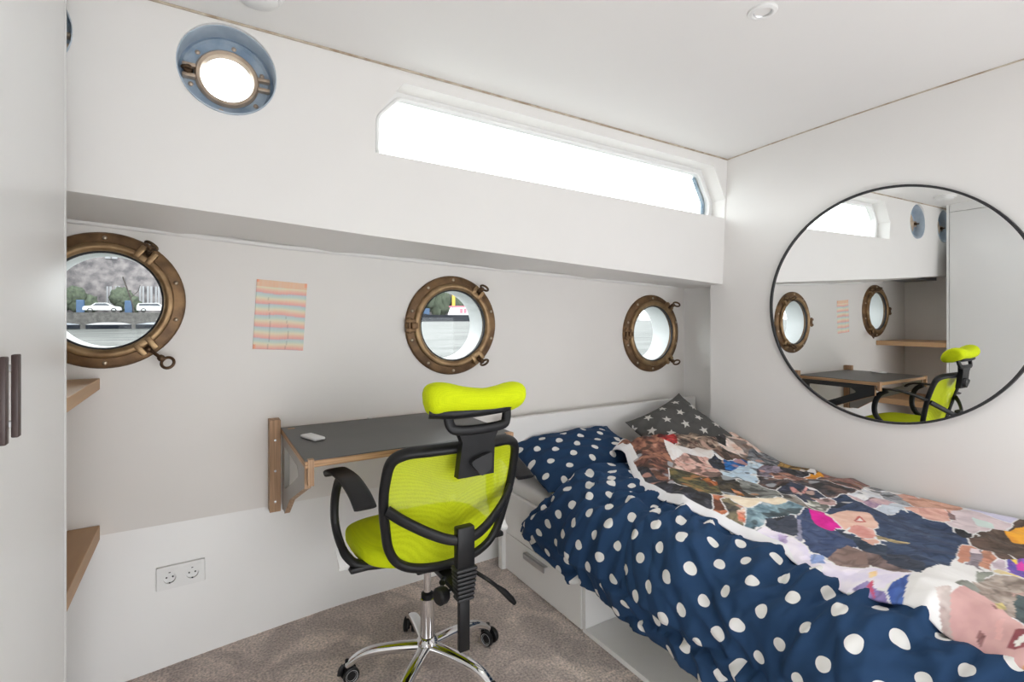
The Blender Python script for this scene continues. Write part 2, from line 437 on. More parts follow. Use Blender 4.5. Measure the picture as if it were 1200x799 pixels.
# ------------------------------------------------------------------ portholes in the hull lining
def ring_pts(c, r, axis, n=20, start=(1, 0, 0)):
    q = Vector(axis).normalized().to_track_quat('Z', 'Y')
    return [Vector(c) + q @ Vector((r * math.cos(2 * PI * i / n), r * math.sin(2 * PI * i / n), 0)) for i in range(n)]
def make_porthole(name, label, loc, dogs):
    """local: origin at the centre of the opening on the lining, -Y into the room"""
    t = thing(name, label, 'porthole', loc, group='round hull portholes')
    mt = Matrix.Rotation(PI / 2, 4, 'X')        # lathe axis to -Y
    obj('flange', lathe([(.168, -.004), (.235, -.004), (.2355, .006), (.231, .013), (.222, .0165), (.200, .0175), (.192, .020), (.168, .020)], 72, mt, closed=True), M['bronze'], t, 35)
    obj('opening_ring', lathe([(.169, .016), (.198, .018), (.200, .024), (.196, .033), (.188, .037), (.180, .036), (.173, .031), (.169, .025)], 72, mt, closed=True), M['bronze_lit'], t, 35)
    obj('gasket', lathe([(.163, .012), (.171, .012), (.171, .026), (.163, .022)], 72, mt, closed=True), M['rubber'], t, 35)
    obj('glass_pane', lathe([(0, .012), (.168, .012), (.168, .020), (0, .020)], 64, mt), M['glass'], t, 35)
    for k in range(10):
        a = math.radians(18 + 36 * k)
        if any(abs((math.degrees(a) - d + 180) % 360 - 180) < 9 for d in (52, 308, 180)): continue
        c = (.2155 * math.cos(a), -.0165, .2155 * math.sin(a))
        obj('bolt', lathe([(.0075, -.002), (.0075, .002), (.005, .0045), (0, .0052)], 14, axis_mtx(c, (0, -1, 0))), M['bolt'], t, 50)
    # hinge on the left rim
    h = bmesh.new()
    add_box(h, -.240, -.192, -.036, -.012, -.030, -.012, .004); add_box(h, -.240, -.192, -.036, -.012, .012, .030, .004)
    add_box(h, -.214, -.184, -.042, -.016, -.013, .013, .004)
    tube([(-.222, -.028, -.036), (-.222, -.028, .036)], .0075, bm=h, k=2, up=(1, 0, 0))
    obj('hinge', h, M['bronze'], t, 40)
    for ang, dirv, L in dogs:
        a = math.radians(ang); er = Vector((math.cos(a), 0, math.sin(a))); et = Vector((-math.sin(a), 0, math.cos(a)))
        lug = bmesh.new()
        for s in (-1, 1):
            m4 = Matrix.Translation(er * .197 + et * s * .020 + Vector((0, -.026, 0))) @ Matrix(((er.x, 0, et.x, 0), (0, 1, 0, 0), (er.z, 0, et.z, 0), (0, 0, 0, 1)))
            add_box(lug, -.022, .026, -.014, .014, -.010, .010, .004, mtx=m4)
        m4 = Matrix.Translation(er * .185 + Vector((0, -.026, 0))) @ Matrix(((er.x, 0, et.x, 0), (0, 1, 0, 0), (er.z, 0, et.z, 0), (0, 0, 0, 1)))
        add_box(lug, -.012, .010, -.012, .012, -.028, .028, .004, mtx=m4)
        obj('lug', lug, M['bronze_lit'], t, 40)
        d = Vector(dirv[0] * er + Vector((0, -dirv[1], 0)) + dirv[2] * et).normalized()
        p0 = er * .212 + Vector((0, -.026, 0)); p1 = p0 + d * L
        db = sweep([p0 - d * .012, p0 + d * L * .3, p1], .0062, .0062, (.3, .2, 1), 12)
        lathe([(0, -.010), (.009, -.008), (.012, 0), (.009, .008), (0, .010)], 14, axis_mtx(p0, et), db)
        clamp = obj('clamp_bolt', db, M['darkbronze'], t, 60)
        side = et
        nut = lathe([(.0, -.010), (.010, -.010), (.0125, 0), (.009, .010), (0, .012)], 14, axis_mtx(p1, d))
        rc = p1 + d * .027
        sweep(ring_pts(rc, .0195, d.cross(side).cross(d) if False else side.cross(d).cross(d) if False else d.cross(side), 24), .0052, .0052, d.cross(side), 10, True, bm=nut)
        obj('eye_nut', nut, M['darkbronze'], clamp, 60)
    return t
out = (.25, 1, .0)
make_porthole('porthole', 'bronze porthole beside the white cupboard, showing parked white cars and a quay', (PORT[0][0], DH, PORT[0][1]),
              [(54, (.3, 1, .0), .046), (-54, (1, .5, .25), .056)])
make_porthole('porthole', 'bronze porthole above the desk and lime chair, middle one of the hull row', (PORT[1][0], DH, PORT[1][1]),
              [(52, (.15, 1, .1), .034), (-52, (.15, 1, -.1), .034)])
make_porthole('porthole', 'bronze porthole above the bed head, nearest the room corner', (PORT[2][0], DH, PORT[2][1]),
              [(52, (.15, 1, .1), .034), (-52, (.15, 1, -.1), .034)])

# small round scuttles high in the deckhouse side
def make_scuttle(loc, label):
    t = thing('scuttle', label, 'porthole', loc, (math.radians(-2.5), 0, 0), group='round scuttles under the ceiling')
    mt = Matrix.Rotation(PI / 2, 4, 'X')
    obj('sleeve', lathe([(.1360, -.002), (.1360, -.11), (.1325, -.11), (.1325, -.002)], 64, mt, closed=True), M['sleeve'], t, 35)
    obj('flange', lathe([(.080, -.100), (.133, -.100), (.133, -.072), (.124, -.066), (.118, -.074), (.080, -.074)], 64, mt, closed=True), M['zinc'], t, 35)
    obj('opening_ring', lathe([(.073, -.085), (.090, -.078), (.091, -.066), (.085, -.058), (.076, -.060), (.073, -.068)], 64, mt, closed=True), M['scutrim'], t, 35)
    obj('glass_pane', lathe([(0, -.092), (.079, -.092), (.079, -.086), (0, -.086)], 48, mt), M['glass'], t, 35)
    for k in range(6):
        a = math.radians(20 + 60 * k); c = (.106 * math.cos(a), .076, .106 * math.sin(a))
        obj('bolt', lathe([(.0075, -.003), (.0075, .003), (.0045, .006), (0, .007)], 12, axis_mtx(c, (0, -1, 0))), M['scutrim'], t, 50)
    for s, mm in ((-1, M['darkbronze']), (1, M['scutrim'])):
        h = bmesh.new()
        add_box(h, .086, .122, .052, .076, -.022, -.010, .003); add_box(h, .086, .122, .052, .076, .010, .022, .003)
        o = obj('hinge' if s > 0 else 'clasp', h, M['scutrim'], t, 40, rot=(0, 0, 0))
        if s < 0:
            o.rotation_euler = (0, PI, 0)
            k = lathe([(0, -.014), (.012, -.012), (.014, 0), (.012, .012), (0, .014)], 14, axis_mtx((.106, .058, 0), (0, -1, 0)))
            sweep(ring_pts((.110, .046, 0), .012, (0, 0, 1), 16), .004, .004, (0, 0, 1), 8, True, bm=k)
            obj('thumb_nut', k, M['darkbronze'], o, 60)
    return t
make_scuttle((SC[1][0], ydeck(SC[1][1]), SC[1][1]), 'round scuttle with blue-grey ring high on the wall, left of the long window')
make_scuttle((SC[0][0], ydeck(SC[0][1]), SC[0][1]), 'round blue-grey scuttle over the shelf alcove, seen only in the mirror beside the cupboard')

# ------------------------------------------------------------------ ceiling lamps
def place_lamp(x, y, name, label, r):
    z = zceil(x, y)
    t = thing(name, label, 'ceiling light', (x, y, z))
    return t
t = place_lamp(1.445, .925, 'recessed downlight', 'small recessed metal ceiling spotlight above the bed', .03); t.name = 'recessed_downlight'
obj('bezel', lathe([(.026, .006), (.026, -.006), (.030, -.008), (.040, -.005), (.042, 0), (.042, .004)], 40), M['whitep'], t, 40)
obj('reflector', lathe([(.026, -.004), (.016, .012), (0, .014)], 32), M['steel'], t, 60)
t = place_lamp(.138, 1.598, 'ceiling_lamp', 'round white surface lamp on the ceiling near the cupboard', .06)
obj('lamp_base', lathe([(0, .002), (.066, .002), (.068, -.012), (.060, -.020), (0, -.020)], 48), M['whitep'], t, 40)
obj('diffuser', lathe([(.052, -.018), (.052, -.026), (.046, -.031), (0, -.033)], 48), M['lac'], t, 40)

# ------------------------------------------------------------------ tall cupboard at the left
CX, CY = -.296, 1.735
t = thing('wardrobe', 'tall white built-in cupboard with dark bar handles at the left', 'cupboard', (CX, 0, 0))
b = bmesh.new(); add_box(b, -.575, -.020, -.9, CY, .0, 2.172)
obj('carcass', b, M['lac'], t)
b = box(-.022, -.001, CY - .016, CY, .0, 2.17, .001); obj('face_frame', b, M['lac'], t)
for y0, y1, hy in ((1.178, CY - .019, 1.212), (.70, 1.175, 1.144)):
    d = obj('door', box(-.021, -.002, y0, y1, .02, 2.075, .0015), M['lac'], t)
    b = box(.016, .026, hy - .009, hy + .009, 1.012, 1.156, .002)
    hnd = obj('handle', b, M['darkwood'], d, 40)
    for z in (1.035, 1.132): obj('standoff', box(-.003, .017, hy - .006, hy + .006, z - .006, z + .006, .001), M['steel'], hnd)
obj('top_panel', box(-.021, -.003, .70, CY - .019, 2.080, 2.17, .001), M['lac'], t)
for z1, th, lab in ((1.011, .039, 'upper beech corner shelf below the left porthole'), (.504, .050, 'lower beech corner shelf near the wall sockets')):
    b = box(-.872, CX - .001, CY + .003, DH - .003, z1 - th, z1, .002)
    o = obj('wall_shelf', b, M['shelf']); tag(o, lab, 'shelf', 'alcove shelves')

# ------------------------------------------------------------------ round mirror
t = thing('wall_mirror', 'large round mirror with thin black frame on the right wall', 'mirror', (DR, 1.036, 1.273))
mt = Matrix.Rotation(-PI / 2, 4, 'Y')
obj('frame', lathe([(.489, 0), (.4975, 0), (.4975, .020), (.4885, .020), (.4885, .014)], 128, mt, closed=True), M['rubber'], t, 40)
obj('mirror_glass', lathe([(0, .002), (.489, .002), (.489, .0135), (0, .0135)], 128, mt), M['mirror'], t, 30)

# ------------------------------------------------------------------ sheet of coloured paper
RB = [(.93, .62, .42), (.72, .80, .70), (.92, .50, .50), (.93, .78, .55), (.68, .74, .74)]
nu, nv = 50, 120; pts = []; cols = []
c4 = [Vector((.174, DH - .0015, 1.097)), Vector((.360, DH - .0015, 1.084)), Vector((.376, DH - .0015, 1.359)), Vector((.189, DH - .0015, 1.372))]
for i in range(nu):
    for j in range(nv):
        u = i / (nu - 1); v = j / (nv - 1)
        p = (c4[0] * (1 - u) + c4[1] * u) * (1 - v) + (c4[3] * (1 - u) + c4[2] * u) * v
        p.y -= .004 * max(0, v * 2 - 1) * (1 - math.cos(u * PI)) * .2 + .0012 * math.sin(u * 9 + v * 4)
        pts.append(p)
        w = v * 6.1 + .10 * math.exp(-((u - .45) / .22) ** 2) * math.sin(v * 9) + .02 * math.sin(u * 7)
        f = (w % 1.) * 4
        pal = [(.90, .40, .38), (.92, .56, .42), (.88, .78, .56), (.60, .74, .66), (.58, .60, .66), (.90, .40, .38)]
        k = int(f); q = f - k
        c = [pal[k][z] * (1 - q) + pal[k + 1][z] * q for z in range(3)]
        if v > .9: c = [.88, .56, .36]
        g = .86 + .14 * nz(u * 60, v * 6, 3)
        c = [x * g + (1 - g) * .8 for x in c]
        if abs(u - .28 - .03 * math.sin(v * 6)) < .008 and v < .75: c = [x * .75 for x in c]
        if abs(u - .62 - .05 * math.sin(v * 7)) < .008 and v < .5: c = [x * .75 for x in c]
        if (u < .06 and (v > .96 or v < .06)) or (u > .94 and v > .94): c = [.95, .45, .30]
        cols.append(c)
me = grid_mesh('paper_sheet', pts, nu, nv, cols=cols)
o = obj('paper_sheet', me, M['paper'])
sol = o.modifiers.new('thickness', 'SOLIDIFY'); sol.thickness = .0006
tag(o, 'sheet of paper with rainbow coloured stripes pinned to the white hull wall', 'drawing')

# ------------------------------------------------------------------ twin wall socket
yw = DH - .09 * (.467 - .287) / .467 - .003
lean = math.atan2(DH - 2.165, .467)
t = thing('wall_socket', 'white double wall socket low on the hull side', 'socket', (-.061, 2.2145, .287), (-lean, 0, math.radians(2.5)))
sq = lambda sx: rounded([(sx - .0272, -.0272), (sx + .0272, -.0272), (sx + .0272, .0272), (sx - .0272, .0272)], .003, 3)
b = plate(rounded([(-.0755, -.0405), (.0755, -.0405), (.0755, .0405), (-.0755, .0405)], .004, 4), [sq(-.0345), sq(.0345)],
          lambda u, v: (u * .965, -.0105, v * .94), lambda u, v: (u, .004, v))
obj('cover_frame', b, M['whitep'], t, 40)
for sx in (-.0345, .0345):
    # insert plate with a round recess, seen from the front
    outer = rounded([(sx - .0275, -.0275), (sx + .0275, -.0275), (sx + .0275, .0275), (sx - .0275, .0275)], .003, 3)
    ins = obj('socket_insert', plate(outer, [circ(sx, 0, .0195, 36)], lambda u, v: (u, -.0125, v), lambda u, v: (u, -.004, v)), M['whitep'], t)
    obj('recess', lathe([(.0198, .0122), (.0192, .0010), (0, .0005)], 36, Matrix.Translation((sx, -.0005, 0)) @ Matrix.Rotation(PI / 2, 4, 'X')), M['whitep'], ins, 40)
    h = bmesh.new()
    for dx in (-.0095, .0095): lathe([(.0027, 0), (.0027, .004), (0, .004)], 12, axis_mtx((sx + dx, .0002, 0), (0, -1, 0)), h)
    add_box(h, sx - .003, sx + .003, -.011, -.004, .0160, .0200); add_box(h, sx - .0025, sx + .0025, -.011, -.004, -.0195, -.0165)
    obj('contact', h, M['rubber'], ins)
# ------------------------------------------------------------------ fold-down plywood desk
t = thing('folding_desk', 'wall-mounted folding plywood desk with charcoal top behind the chair', 'desk', (0, 0, 0))
DZ = .783; X0, X1, Y0, Y1 = .272, 1.016, 1.662, 2.215
top = obj('desk_top', box(X0, X1, Y0, Y1, DZ - .0035, DZ, .0005), M['lam'], t)
obj('plywood_core', box(X0, X1, Y0, Y1, DZ - .024, DZ - .0035, .0005), M['ply'], top)
obj('corner_block', box(X0 + .008, X0 + .026, Y0 - .004, Y0 + .016, DZ - .080, DZ + .0015, .001), M['plyv'], top)
obj('corner_block', box(X1 - .03, X1 - .001, Y0 - .004, Y0 + .016, DZ - .060, DZ + .0015, .001), M['plyv'], top)
obj('corner_inlay', box(X0 + .02, X0 + .045, Y1 - .05, Y1 - .035, DZ - .001, DZ + .0008), M['ply'], top)
obj('catch', box(.622, .638, Y1 - .003, Y1 + .022, DZ - .02, DZ + .001, .001), M['whitep'], top)
for xs, sgn in ((X0, 1), (X1, -1)):
    cl = obj('wall_batten', box(xs - .043 if sgn > 0 else xs + .003, xs - .003 if sgn > 0 else xs + .043, 2.19, DH - .002, .460, .818, .0015), M['plyv'], t)
    for z in (.50, .62, .74):
        obj('screw', lathe([(.0045, 0), (.0045, .0015), (0, .002)], 12, axis_mtx((xs - .023 * sgn, 2.1895, z), (0, -1, 0))), M['steel'], cl)
    xc = xs + .012 * sgn
    # triangular swing bracket with a cut-out
    outer = [(2.185, .470), (2.185, DZ - .026), (1.690, DZ - .026), (1.690, .690), (1.735, .672), (2.000, .560), (2.130, .470)]
    hole = rounded([(2.135, .560), (2.135, .725), (1.840, .725), (1.800, .700), (2.040, .596)], .012, 4)
    br = obj('swing_bracket', plate(outer, [hole], lambda u, v: (xc - .009, u, v), lambda u, v: (xc + .009, u, v)), M['greylam'] if sgn > 0 else M['blacklam'], t)
    obj('bracket_edge', box(xc - .0095, xc + .0095, 2.186, 2.190, .466, DZ - .03), M['blacklam'], br)
    # bare plywood shows on the sawn edges of the bracket
    e = bmesh.new()
    for (ya, za), (yb, zb) in (((1.690, .690), (1.735, .672)), ((1.735, .672), (2.000, .560)), ((2.000, .560), (2.130, .470)), ((1.690, DZ - .026), (1.690, .690))):
        d = Vector((0, yb - ya, zb - za)); L = d.length; m4 = Matrix.Translation((xc, ya, za)) @ Matrix.Rotation(math.atan2(d.z, d.y), 4, 'X')
        add_box(e, -.0094, .0094, 0, L, -.0012, .0012, mtx=m4)
    obj('sawn_edge', e, M['plyv'], br)
# white remote on the desk
t = thing('remote_control', 'small white remote lying on the desk top near its left corner', 'remote', (.345, 1.95, DZ + .0012), (0, 0, math.radians(18)))
obj('body', box(-.022, .022, -.052, .052, 0, .011, .005, 3), M['whitep'], t, 60)
b = bmesh.new()
for k in range(3): lathe([(.006, 0), (.006, .0008), (0, .001)], 14, Matrix.Translation((0, .035 - .022 * k, .0107)), b)
obj('button', b, M['lac'], t, 40)

# ------------------------------------------------------------------ swivel chair (local +Y faces the desk)
t = thing('office_chair', 'lime green mesh swivel chair with headrest at the desk', 'chair', (.659, 1.638, 0))
hub = bmesh.new()
lathe([(.020, .078), (.034, .082), (.036, .128), (.028, .138), (.0245, .140)], 32, bm=hub)
base = obj('hub', hub, M['chrome'], t, 40)
for k in range(5):
    a = math.radians(10.7 + 72 * k); R = Matrix.Rotation(a, 4, 'Z')
    pth = spline([(.028, 0, .106), (.10, 0, .106), (.17, 0, .101), (.213, 0, .091), (.243, 0, .074), (.264, 0, .056)], 6)
    b = sweep(pth, lambda q: .0215 - .006 * q, lambda q: .0175 - .006 * q, n=16, power=2.6)
    bmesh.ops.transform(b, matrix=R, verts=b.verts)
    leg = obj('base_arm', b, M['chrome'], t, 60)
    sw = Matrix.Rotation(a, 4, 'Z') @ Matrix.Translation((.2655, 0, 0)) @ Matrix.Rotation(math.radians((111.9, 238.5, 185.6, 205, 150)[k] - 10.7 - 72 * k), 4, 'Z')
    w = bmesh.new()
    for s in (-1, 1):
        lathe([(0, s * .008), (.024, s * .008), (.027, s * .011), (.027, s * .021), (.023, s * .0235), (.016, s * .0235), (.015, s * .021), (0, s * .021)], 28,
              sw @ Matrix.Translation((-.008, 0, .0275)) @ Matrix.Rotation(PI / 2, 4, 'X'), w)
    cas = obj('caster', w, M['black'], t, 40)
    hood = sweep(spline([(.012, 0, .060), (.022, 0, .050), (.026, 0, .032)], 5), .008, .006, (0, 1, 0), 10)
    lathe([(.007, .03), (.007, .075), (0, .075)], 14, bm=hood)
    bmesh.ops.transform(hood, matrix=sw, verts=hood.verts)
    obj('fork', hood, M['black'], cas, 40)
    for s in (-1, 1):
        g = lathe([(.0145, s * .0212), (.0205, s * .0246), (.0205, s * .0236), (.0145, s * .0205)], 24, sw @ Matrix.Translation((-.008, 0, .0275)) @ Matrix.Rotation(PI / 2, 4, 'X'), closed=True)
        obj('hub_ring', g, M['greyp'], cas, 40)
obj('outer_column', lathe([(.0235, .12), (.0235, .268), (.019, .270), (.019, .12)], 32, closed=True), M['chrome'], t, 40)
obj('column_collar', lathe([(.0205, .262), (.021, .284), (.0135, .290), (.0135, .262)], 28, closed=True), M['black'], t, 40)
obj('gas_lift', lathe([(.0125, .20), (.0125, .425), (0, .425)], 28), M['chrome'], t, 40)
mech = bmesh.new()
add_box(mech, -.085, .085, -.13, .10, .418, .438, .005)
add_box(mech, -.040, .040, -.075, .06, .392, .422, .008)
add_box(mech, -.0225, .0225, -.270, -.06, .405, .424, .004)
mc = obj('tilt_mechanism', mech, M['black'], t, 40)
k = lathe([(0, -.018), (.020, -.018), (.026, -.012), (.0265, .006), (.021, .016), (0, .018)], 16, axis_mtx((-.045, -.225, .392), (1, .25, 0)))
obj('knob', k, M['black'], mc, 40)
k = lathe([(.007, 0), (.007, .05), (0, .05)], 14, axis_mtx((-.040, -.223, .392), (1, .25, 0)))
lathe([(0, 0), (.010, 0), (.010, .02), (0, .02)], 14, axis_mtx((-.035, -.205, .418), (.5, .6, 0)), k)
obj('knob_bolt', k, M['chrome'], mc, 40)
lv = tube([(.07, -.10, .412), (.12, -.185, .385), (.165, -.19, .345), (.205, -.195, .305), (.225, -.197, .280)], .0065, 10)
sweep([Vector((.165, -.19, .345)), Vector((.190, -.193, .322)), Vector((.215, -.196, .293)), Vector((.228, -.197, .276))], lambda q: .007 + .004 * math.sin(q * PI), lambda q: .007 + .003 * math.sin(q * PI), (0, 1, 0), 12, bm=lv)
obj('lever', lv, M['black'], mc, 50)
# seat cushion
bm = bmesh.new(); NU, NV = 56, 14; rings = []
SY0, SY1 = -.142, .285
def seat_pt(th, q):
    """q 0 centre top -> 1 rim -> 2 centre bottom"""
    c, s = math.cos(th), math.sin(th); e = 2 / 3.2
    rx, ry = .240, (SY1 - SY0) / 2
    X = rx * math.copysign(abs(c) ** e, c); Y = ry * math.copysign(abs(s) ** e, s)
    if Y < 0: X *= 1 - .10 * (Y / ry) ** 2
    if q <= 1:
        r = math.sin(q * PI / 2) ** .55 if q > 0 else 0; h = .472 + .046 * math.cos(q * PI / 2) ** .55
    else:
        r = math.sin((2 - q) * PI / 2) ** .55 if q < 2 else 0; h = .472 - .037 * math.cos((2 - q) * PI / 2) ** .55
    y = Y * r + (SY0 + SY1) / 2; x = X * r
    h += -.035 * max(0, (y - .12) / .155) ** 2 - .006 * math.exp(-((x / .13) ** 2 + ((y - .0) / .13) ** 2)) * (q < 1)
    return (x, y, h)
for j in range(NV * 2 + 1):
    q = j / NV
    if j in (0, NV * 2): rings.append([bm.verts.new(seat_pt(0, q))])
    else: rings.append([bm.verts.new(seat_pt(2 * PI * i / NU, q)) for i in range(NU)])
for a, b in zip(rings, rings[1:]):
    for i in range(NU):
        j = (i + 1) % NU
        if len(a) == 1: bm.faces.new((a[0], b[i], b[j]))
        elif len(b) == 1: bm.faces.new((a[i], a[j], b[0]))
        else: bm.faces.new((a[i], a[j], b[j], b[i]))
obj('seat', bm, M['lime'], t, 180)
# back frame: one bent tube around the net
def yback(z): return -.158 - .2966 * (z - .437)
loop2 = [(0, .842), (.10, .841), (.165, .836), (.202, .812), (.212, .75), (.211, .68), (.199, .60), (.183, .53), (.150, .482), (.09, .457), (0, .449)]
loop2 += [(-x, z) for x, z in loop2[-2:0:-1]]
def P3(x, z, off=0): return Vector((x, yback(z) + .035 * (abs(x) / .2) ** 2 + off, z))
loop = spline([P3(x, z) for x, z in loop2], 6, True)
def fr_w(q):   # a little stouter along the top
    return .0145 + .009 * max(0, math.cos(q * 2 * PI)) ** 3
bk = obj('back_frame', sweep(loop, .014, lambda q: fr_w(q), (0, 1, .3), 14, True, 2.6), M['black'], t, 60)
bm = bmesh.new(); n = len(loop); cen = P3(0, .65, .012); rows = []
for r in range(11):
    f = 1 - r / 10
    if r == 10: rows.append([bm.verts.new(cen)])
    else:
        row = []
        for p in loop:
            q = cen.lerp(p, f); q.y += .022 * (1 - f * f) * .6; row.append(bm.verts.new(q))
        rows.append(row)
for a, b in zip(rows, rows[1:]):
    for i in range(n):
        j = (i + 1) % n
        if len(b) == 1: bm.faces.new((a[i], a[j], b[0]))
        else: bm.faces.new((a[i], a[j], b[j], b[i]))
obj('back_net', bm, M['limemesh'], t, 180)
cb = spline([(-.205, -.205, .668), (-.165, -.235, .640), (-.10, -.268, .603), (-.045, -.286, .580), (0, -.290, .574), (.045, -.286, .580), (.10, -.268, .603), (.165, -.235, .640), (.205, -.205, .668)], 6)
obj('lumbar_bar', sweep(cb, .009, lambda q: .0145 + .004 * abs(q - .5), (0, 0, 1), 14, power=2.6), M['black'], t, 60)
ps = bmesh.new()
add_box(ps, -.028, .028, -.302, -.270, .490, .612, .006)
post = obj('back_post', ps, M['black'], t, 40)
bl = bmesh.new()
for k in range(8):
    add_box(bl, -.0335 + .001 * k, .0335 - .001 * k, -.309 + .001 * k, -.262, .397 + .0125 * (7 - k), .397 + .0125 * (7 - k) + .010, .0045, 2)
add_box(bl, -.022, .022, -.296, -.268, .395, .50)
obj('bellows', bl, M['rubber'], post, 40)
obj('post_tail', box(-.0165, .0165, -.291, -.271, .245, .40, .003), M['black'], post, 40)
# armrests
for s in (-1, 1):
    pts = spline([(s * .292, .125, .700), (s * .290, .105, .716), (s * .285, .06, .730), (s * .276, -.05, .732), (s * .268, -.14, .712), (s * .266, -.205, .688)], 6)
    ar = bmesh.new()
    sweep(pts, lambda q: .020 + .012 * min(1, q * 4), lambda q: .0065, (0, 0, 1), 16, power=3.5, bm=ar)
    pad = obj('armrest', ar, M['black'], t, 50)
    pts = spline([(s * .276, .01, .724), (s * .282, .055, .690), (s * .287, .080, .630), (s * .287, .080, .560), (s * .280, .045, .505), (s * .268, -.010, .474), (s * .235, -.035, .452), (s * .14, -.04, .438)], 6)
    sp = obj('support', sweep(pts, .0125, .016, (0, 1, .2), 14, power=3), M['black'], pad, 50)
    b = bmesh.new()
    tri = [(.022, .496), (.018, .474), (-.028, .445), (-.036, .458)]
    xo = s * .298
    fa = [b.verts.new((xo, y, z)) for y, z in tri]; fb = [b.verts.new((xo - s * .03, y, z)) for y, z in tri]
    b.faces.new(fa); b.faces.new(fb[::-1])
    for i in range(4): b.faces.new((fa[i], fa[(i + 1) % 4], fb[(i + 1) % 4], fb[i]))
    cp = obj('end_cap', b, M['whitep'], sp); cp['label'] = 'white end cap'
    obj('bracket', box(min(s * .12, s * .270), max(s * .12, s * .270), -.055, .015, .436, .454, .006), M['black'], sp, 40)
# headrest
hx = .020
pts = spline([(hx - .150, -.290, .982), (hx - .108, -.300, .990), (hx - .05, -.305, .980), (hx + .02, -.306, .973), (hx + .08, -.303, .976), (hx + .118, -.300, .980), (hx + .150, -.294, .972)], 8)
def he(q, w):
    e = min(q, 1 - q) * 2; return w * (1 - (1 - min(1, e / .34)) ** 2.6) ** .5 + .002
hr = sweep(pts, lambda q: he(q, .066), lambda q: he(q, .035 + .008 * abs(q - .5) * 2 + .006 * max(0, 1 - q * 2.5)), (0, .35, 1), 24, power=2.3)
for v in hr.verts:     # front edge of the pad curls down
    dy = v.co.y + .303
    if dy > 0: v.co.z -= 4.2 * dy * dy
head = obj('headrest', hr, M['lime'], t, 180)
hb = bmesh.new()
ring = [Vector((hx + x, y, z)) for x, y, z in ((-.088, -.318, .958), (-.084, -.326, .920), (-.066, -.331, .904), (0, -.333, .900), (.08, -.331, .904), (.098, -.326, .920), (.104, -.318, .958))]
sweep(spline(ring, 5), .014, .010, (0, 1, .1), 12, power=3, bm=hb)
sweep(spline([(hx - .132, -.290, .953), (hx - .06, -.316, .949), (hx + .06, -.316, .951), (hx + .092, -.308, .953)], 6), .042, .017, (0, .25, 1), 12, power=3, bm=hb)
br = obj('headrest_bracket', hb, M['black'], t, 50)
hb = bmesh.new(); pl = [(-.066, .904), (.072, .904), (.056, .868), (.060, .762), (-.056, .762), (-.048, .868)]
merge(hb, plate([(hx + x, z) for x, z in pl], [], lambda u, v: (u, -.334 + (.88 - v) * .12, v), lambda u, v: (u, -.306 + (.88 - v) * .12, v)))
obj('slide_plate', hb, M['black'], br, 30)
hb = plate(rounded([(hx - .034, .812), (hx + .046, .834), (hx + .046, .782), (hx + .012, .764)], .012, 4), [], lambda u, v: (u, -.336 + (.88 - v) * .12, v), lambda u, v: (u * .9 + hx * .1, -.352 + (.88 - v) * .12, v))
obj('clamp_knob', hb, M['rubber'], br, 40)

# ------------------------------------------------------------------ bed
BX, BR = 1.266, 2.452
t = thing('bed', 'white storage bed with drawer along the right wall', 'bed', (0, 0, 0))
obj('side_rail', box(BX, BX + .02, .03, 2.168, .181, .378, .0015), M['bedw'], t)
dr = obj('drawer', box(BX - .001, BX + .018, 1.562, 2.166, .006, .1785, .001), M['bedw'], t)
b = bmesh.new()
add_box(b, BX - .024, BX - .016, 1.787, 1.950, .133, .158, .002)
add_box(b, BX - .024, BX + .0, 1.787, 1.950, .154, .158, .001)
obj('handle', b, M['steel'], dr, 40)
obj('divider', box(BX + .002, BR, 1.540, 1.556, .0, .178), M['bedw'], t)
obj('bottom_board', box(BX, BR, .03, 1.538, .002, .020), M['bedw'], t)
obj('back_board', box(1.75, 1.765, .03, 1.538, .02, .30), M['bedw'], t)
obj('slat_base', box(BX + .021, BR, .03, 2.12, .270, .296), M['bedw'], t)
obj('foot_board', box(BX, BR, .012, .030, .0, .40, .001), M['bedw'], t)
obj('headboard', box(1.245, 2.645, 2.140, 2.175, .0, .726, .002), M['bedw'], t)
o = obj('mattress', box(BX + .024, BR - .002, .04, 2.136, .297, .436, .018, 3), M['sheet'], None, 60)
tag(o, 'mattress under a white sheet on the bed', 'mattress')

# duvet: profile from the wall across the top and down the open side
def duvet_ctrl(y):
    b = .010 * math.sin(y * 5.2 + .6) + .008 * math.sin(y * 11 + 2)
    hz = lerp_table([(.0, .178), (.95, .186), (1.08, .205), (1.30, .203), (1.55, .216), (1.78, .258), (1.86, .250), (1.955, .279)], y)
    sh = .012 * math.sin(y * 7.5 + 1)
    return [(2.440, .0, .470), (2.20, 0, .500 + b * .4), (1.85, 0, .530 + b * .6), (1.58, 0, .552 + b), (1.42, 0, .560 + b), (1.32, 0, .548 + b),
            (1.240 + sh, 0, .500 + b), (1.196 + sh, 0, .42), (1.186 + sh, 0, .33), (1.206 + sh * .5, 0, .26), (1.214, 0, hz)]
NS, NT = 250, 340
import numpy as np
GS, GY = np.meshgrid(np.linspace(0, 1.52, NS), np.linspace(.045, 1.90, NT))
CRE = np.zeros_like(GS); rc = random.Random(12)
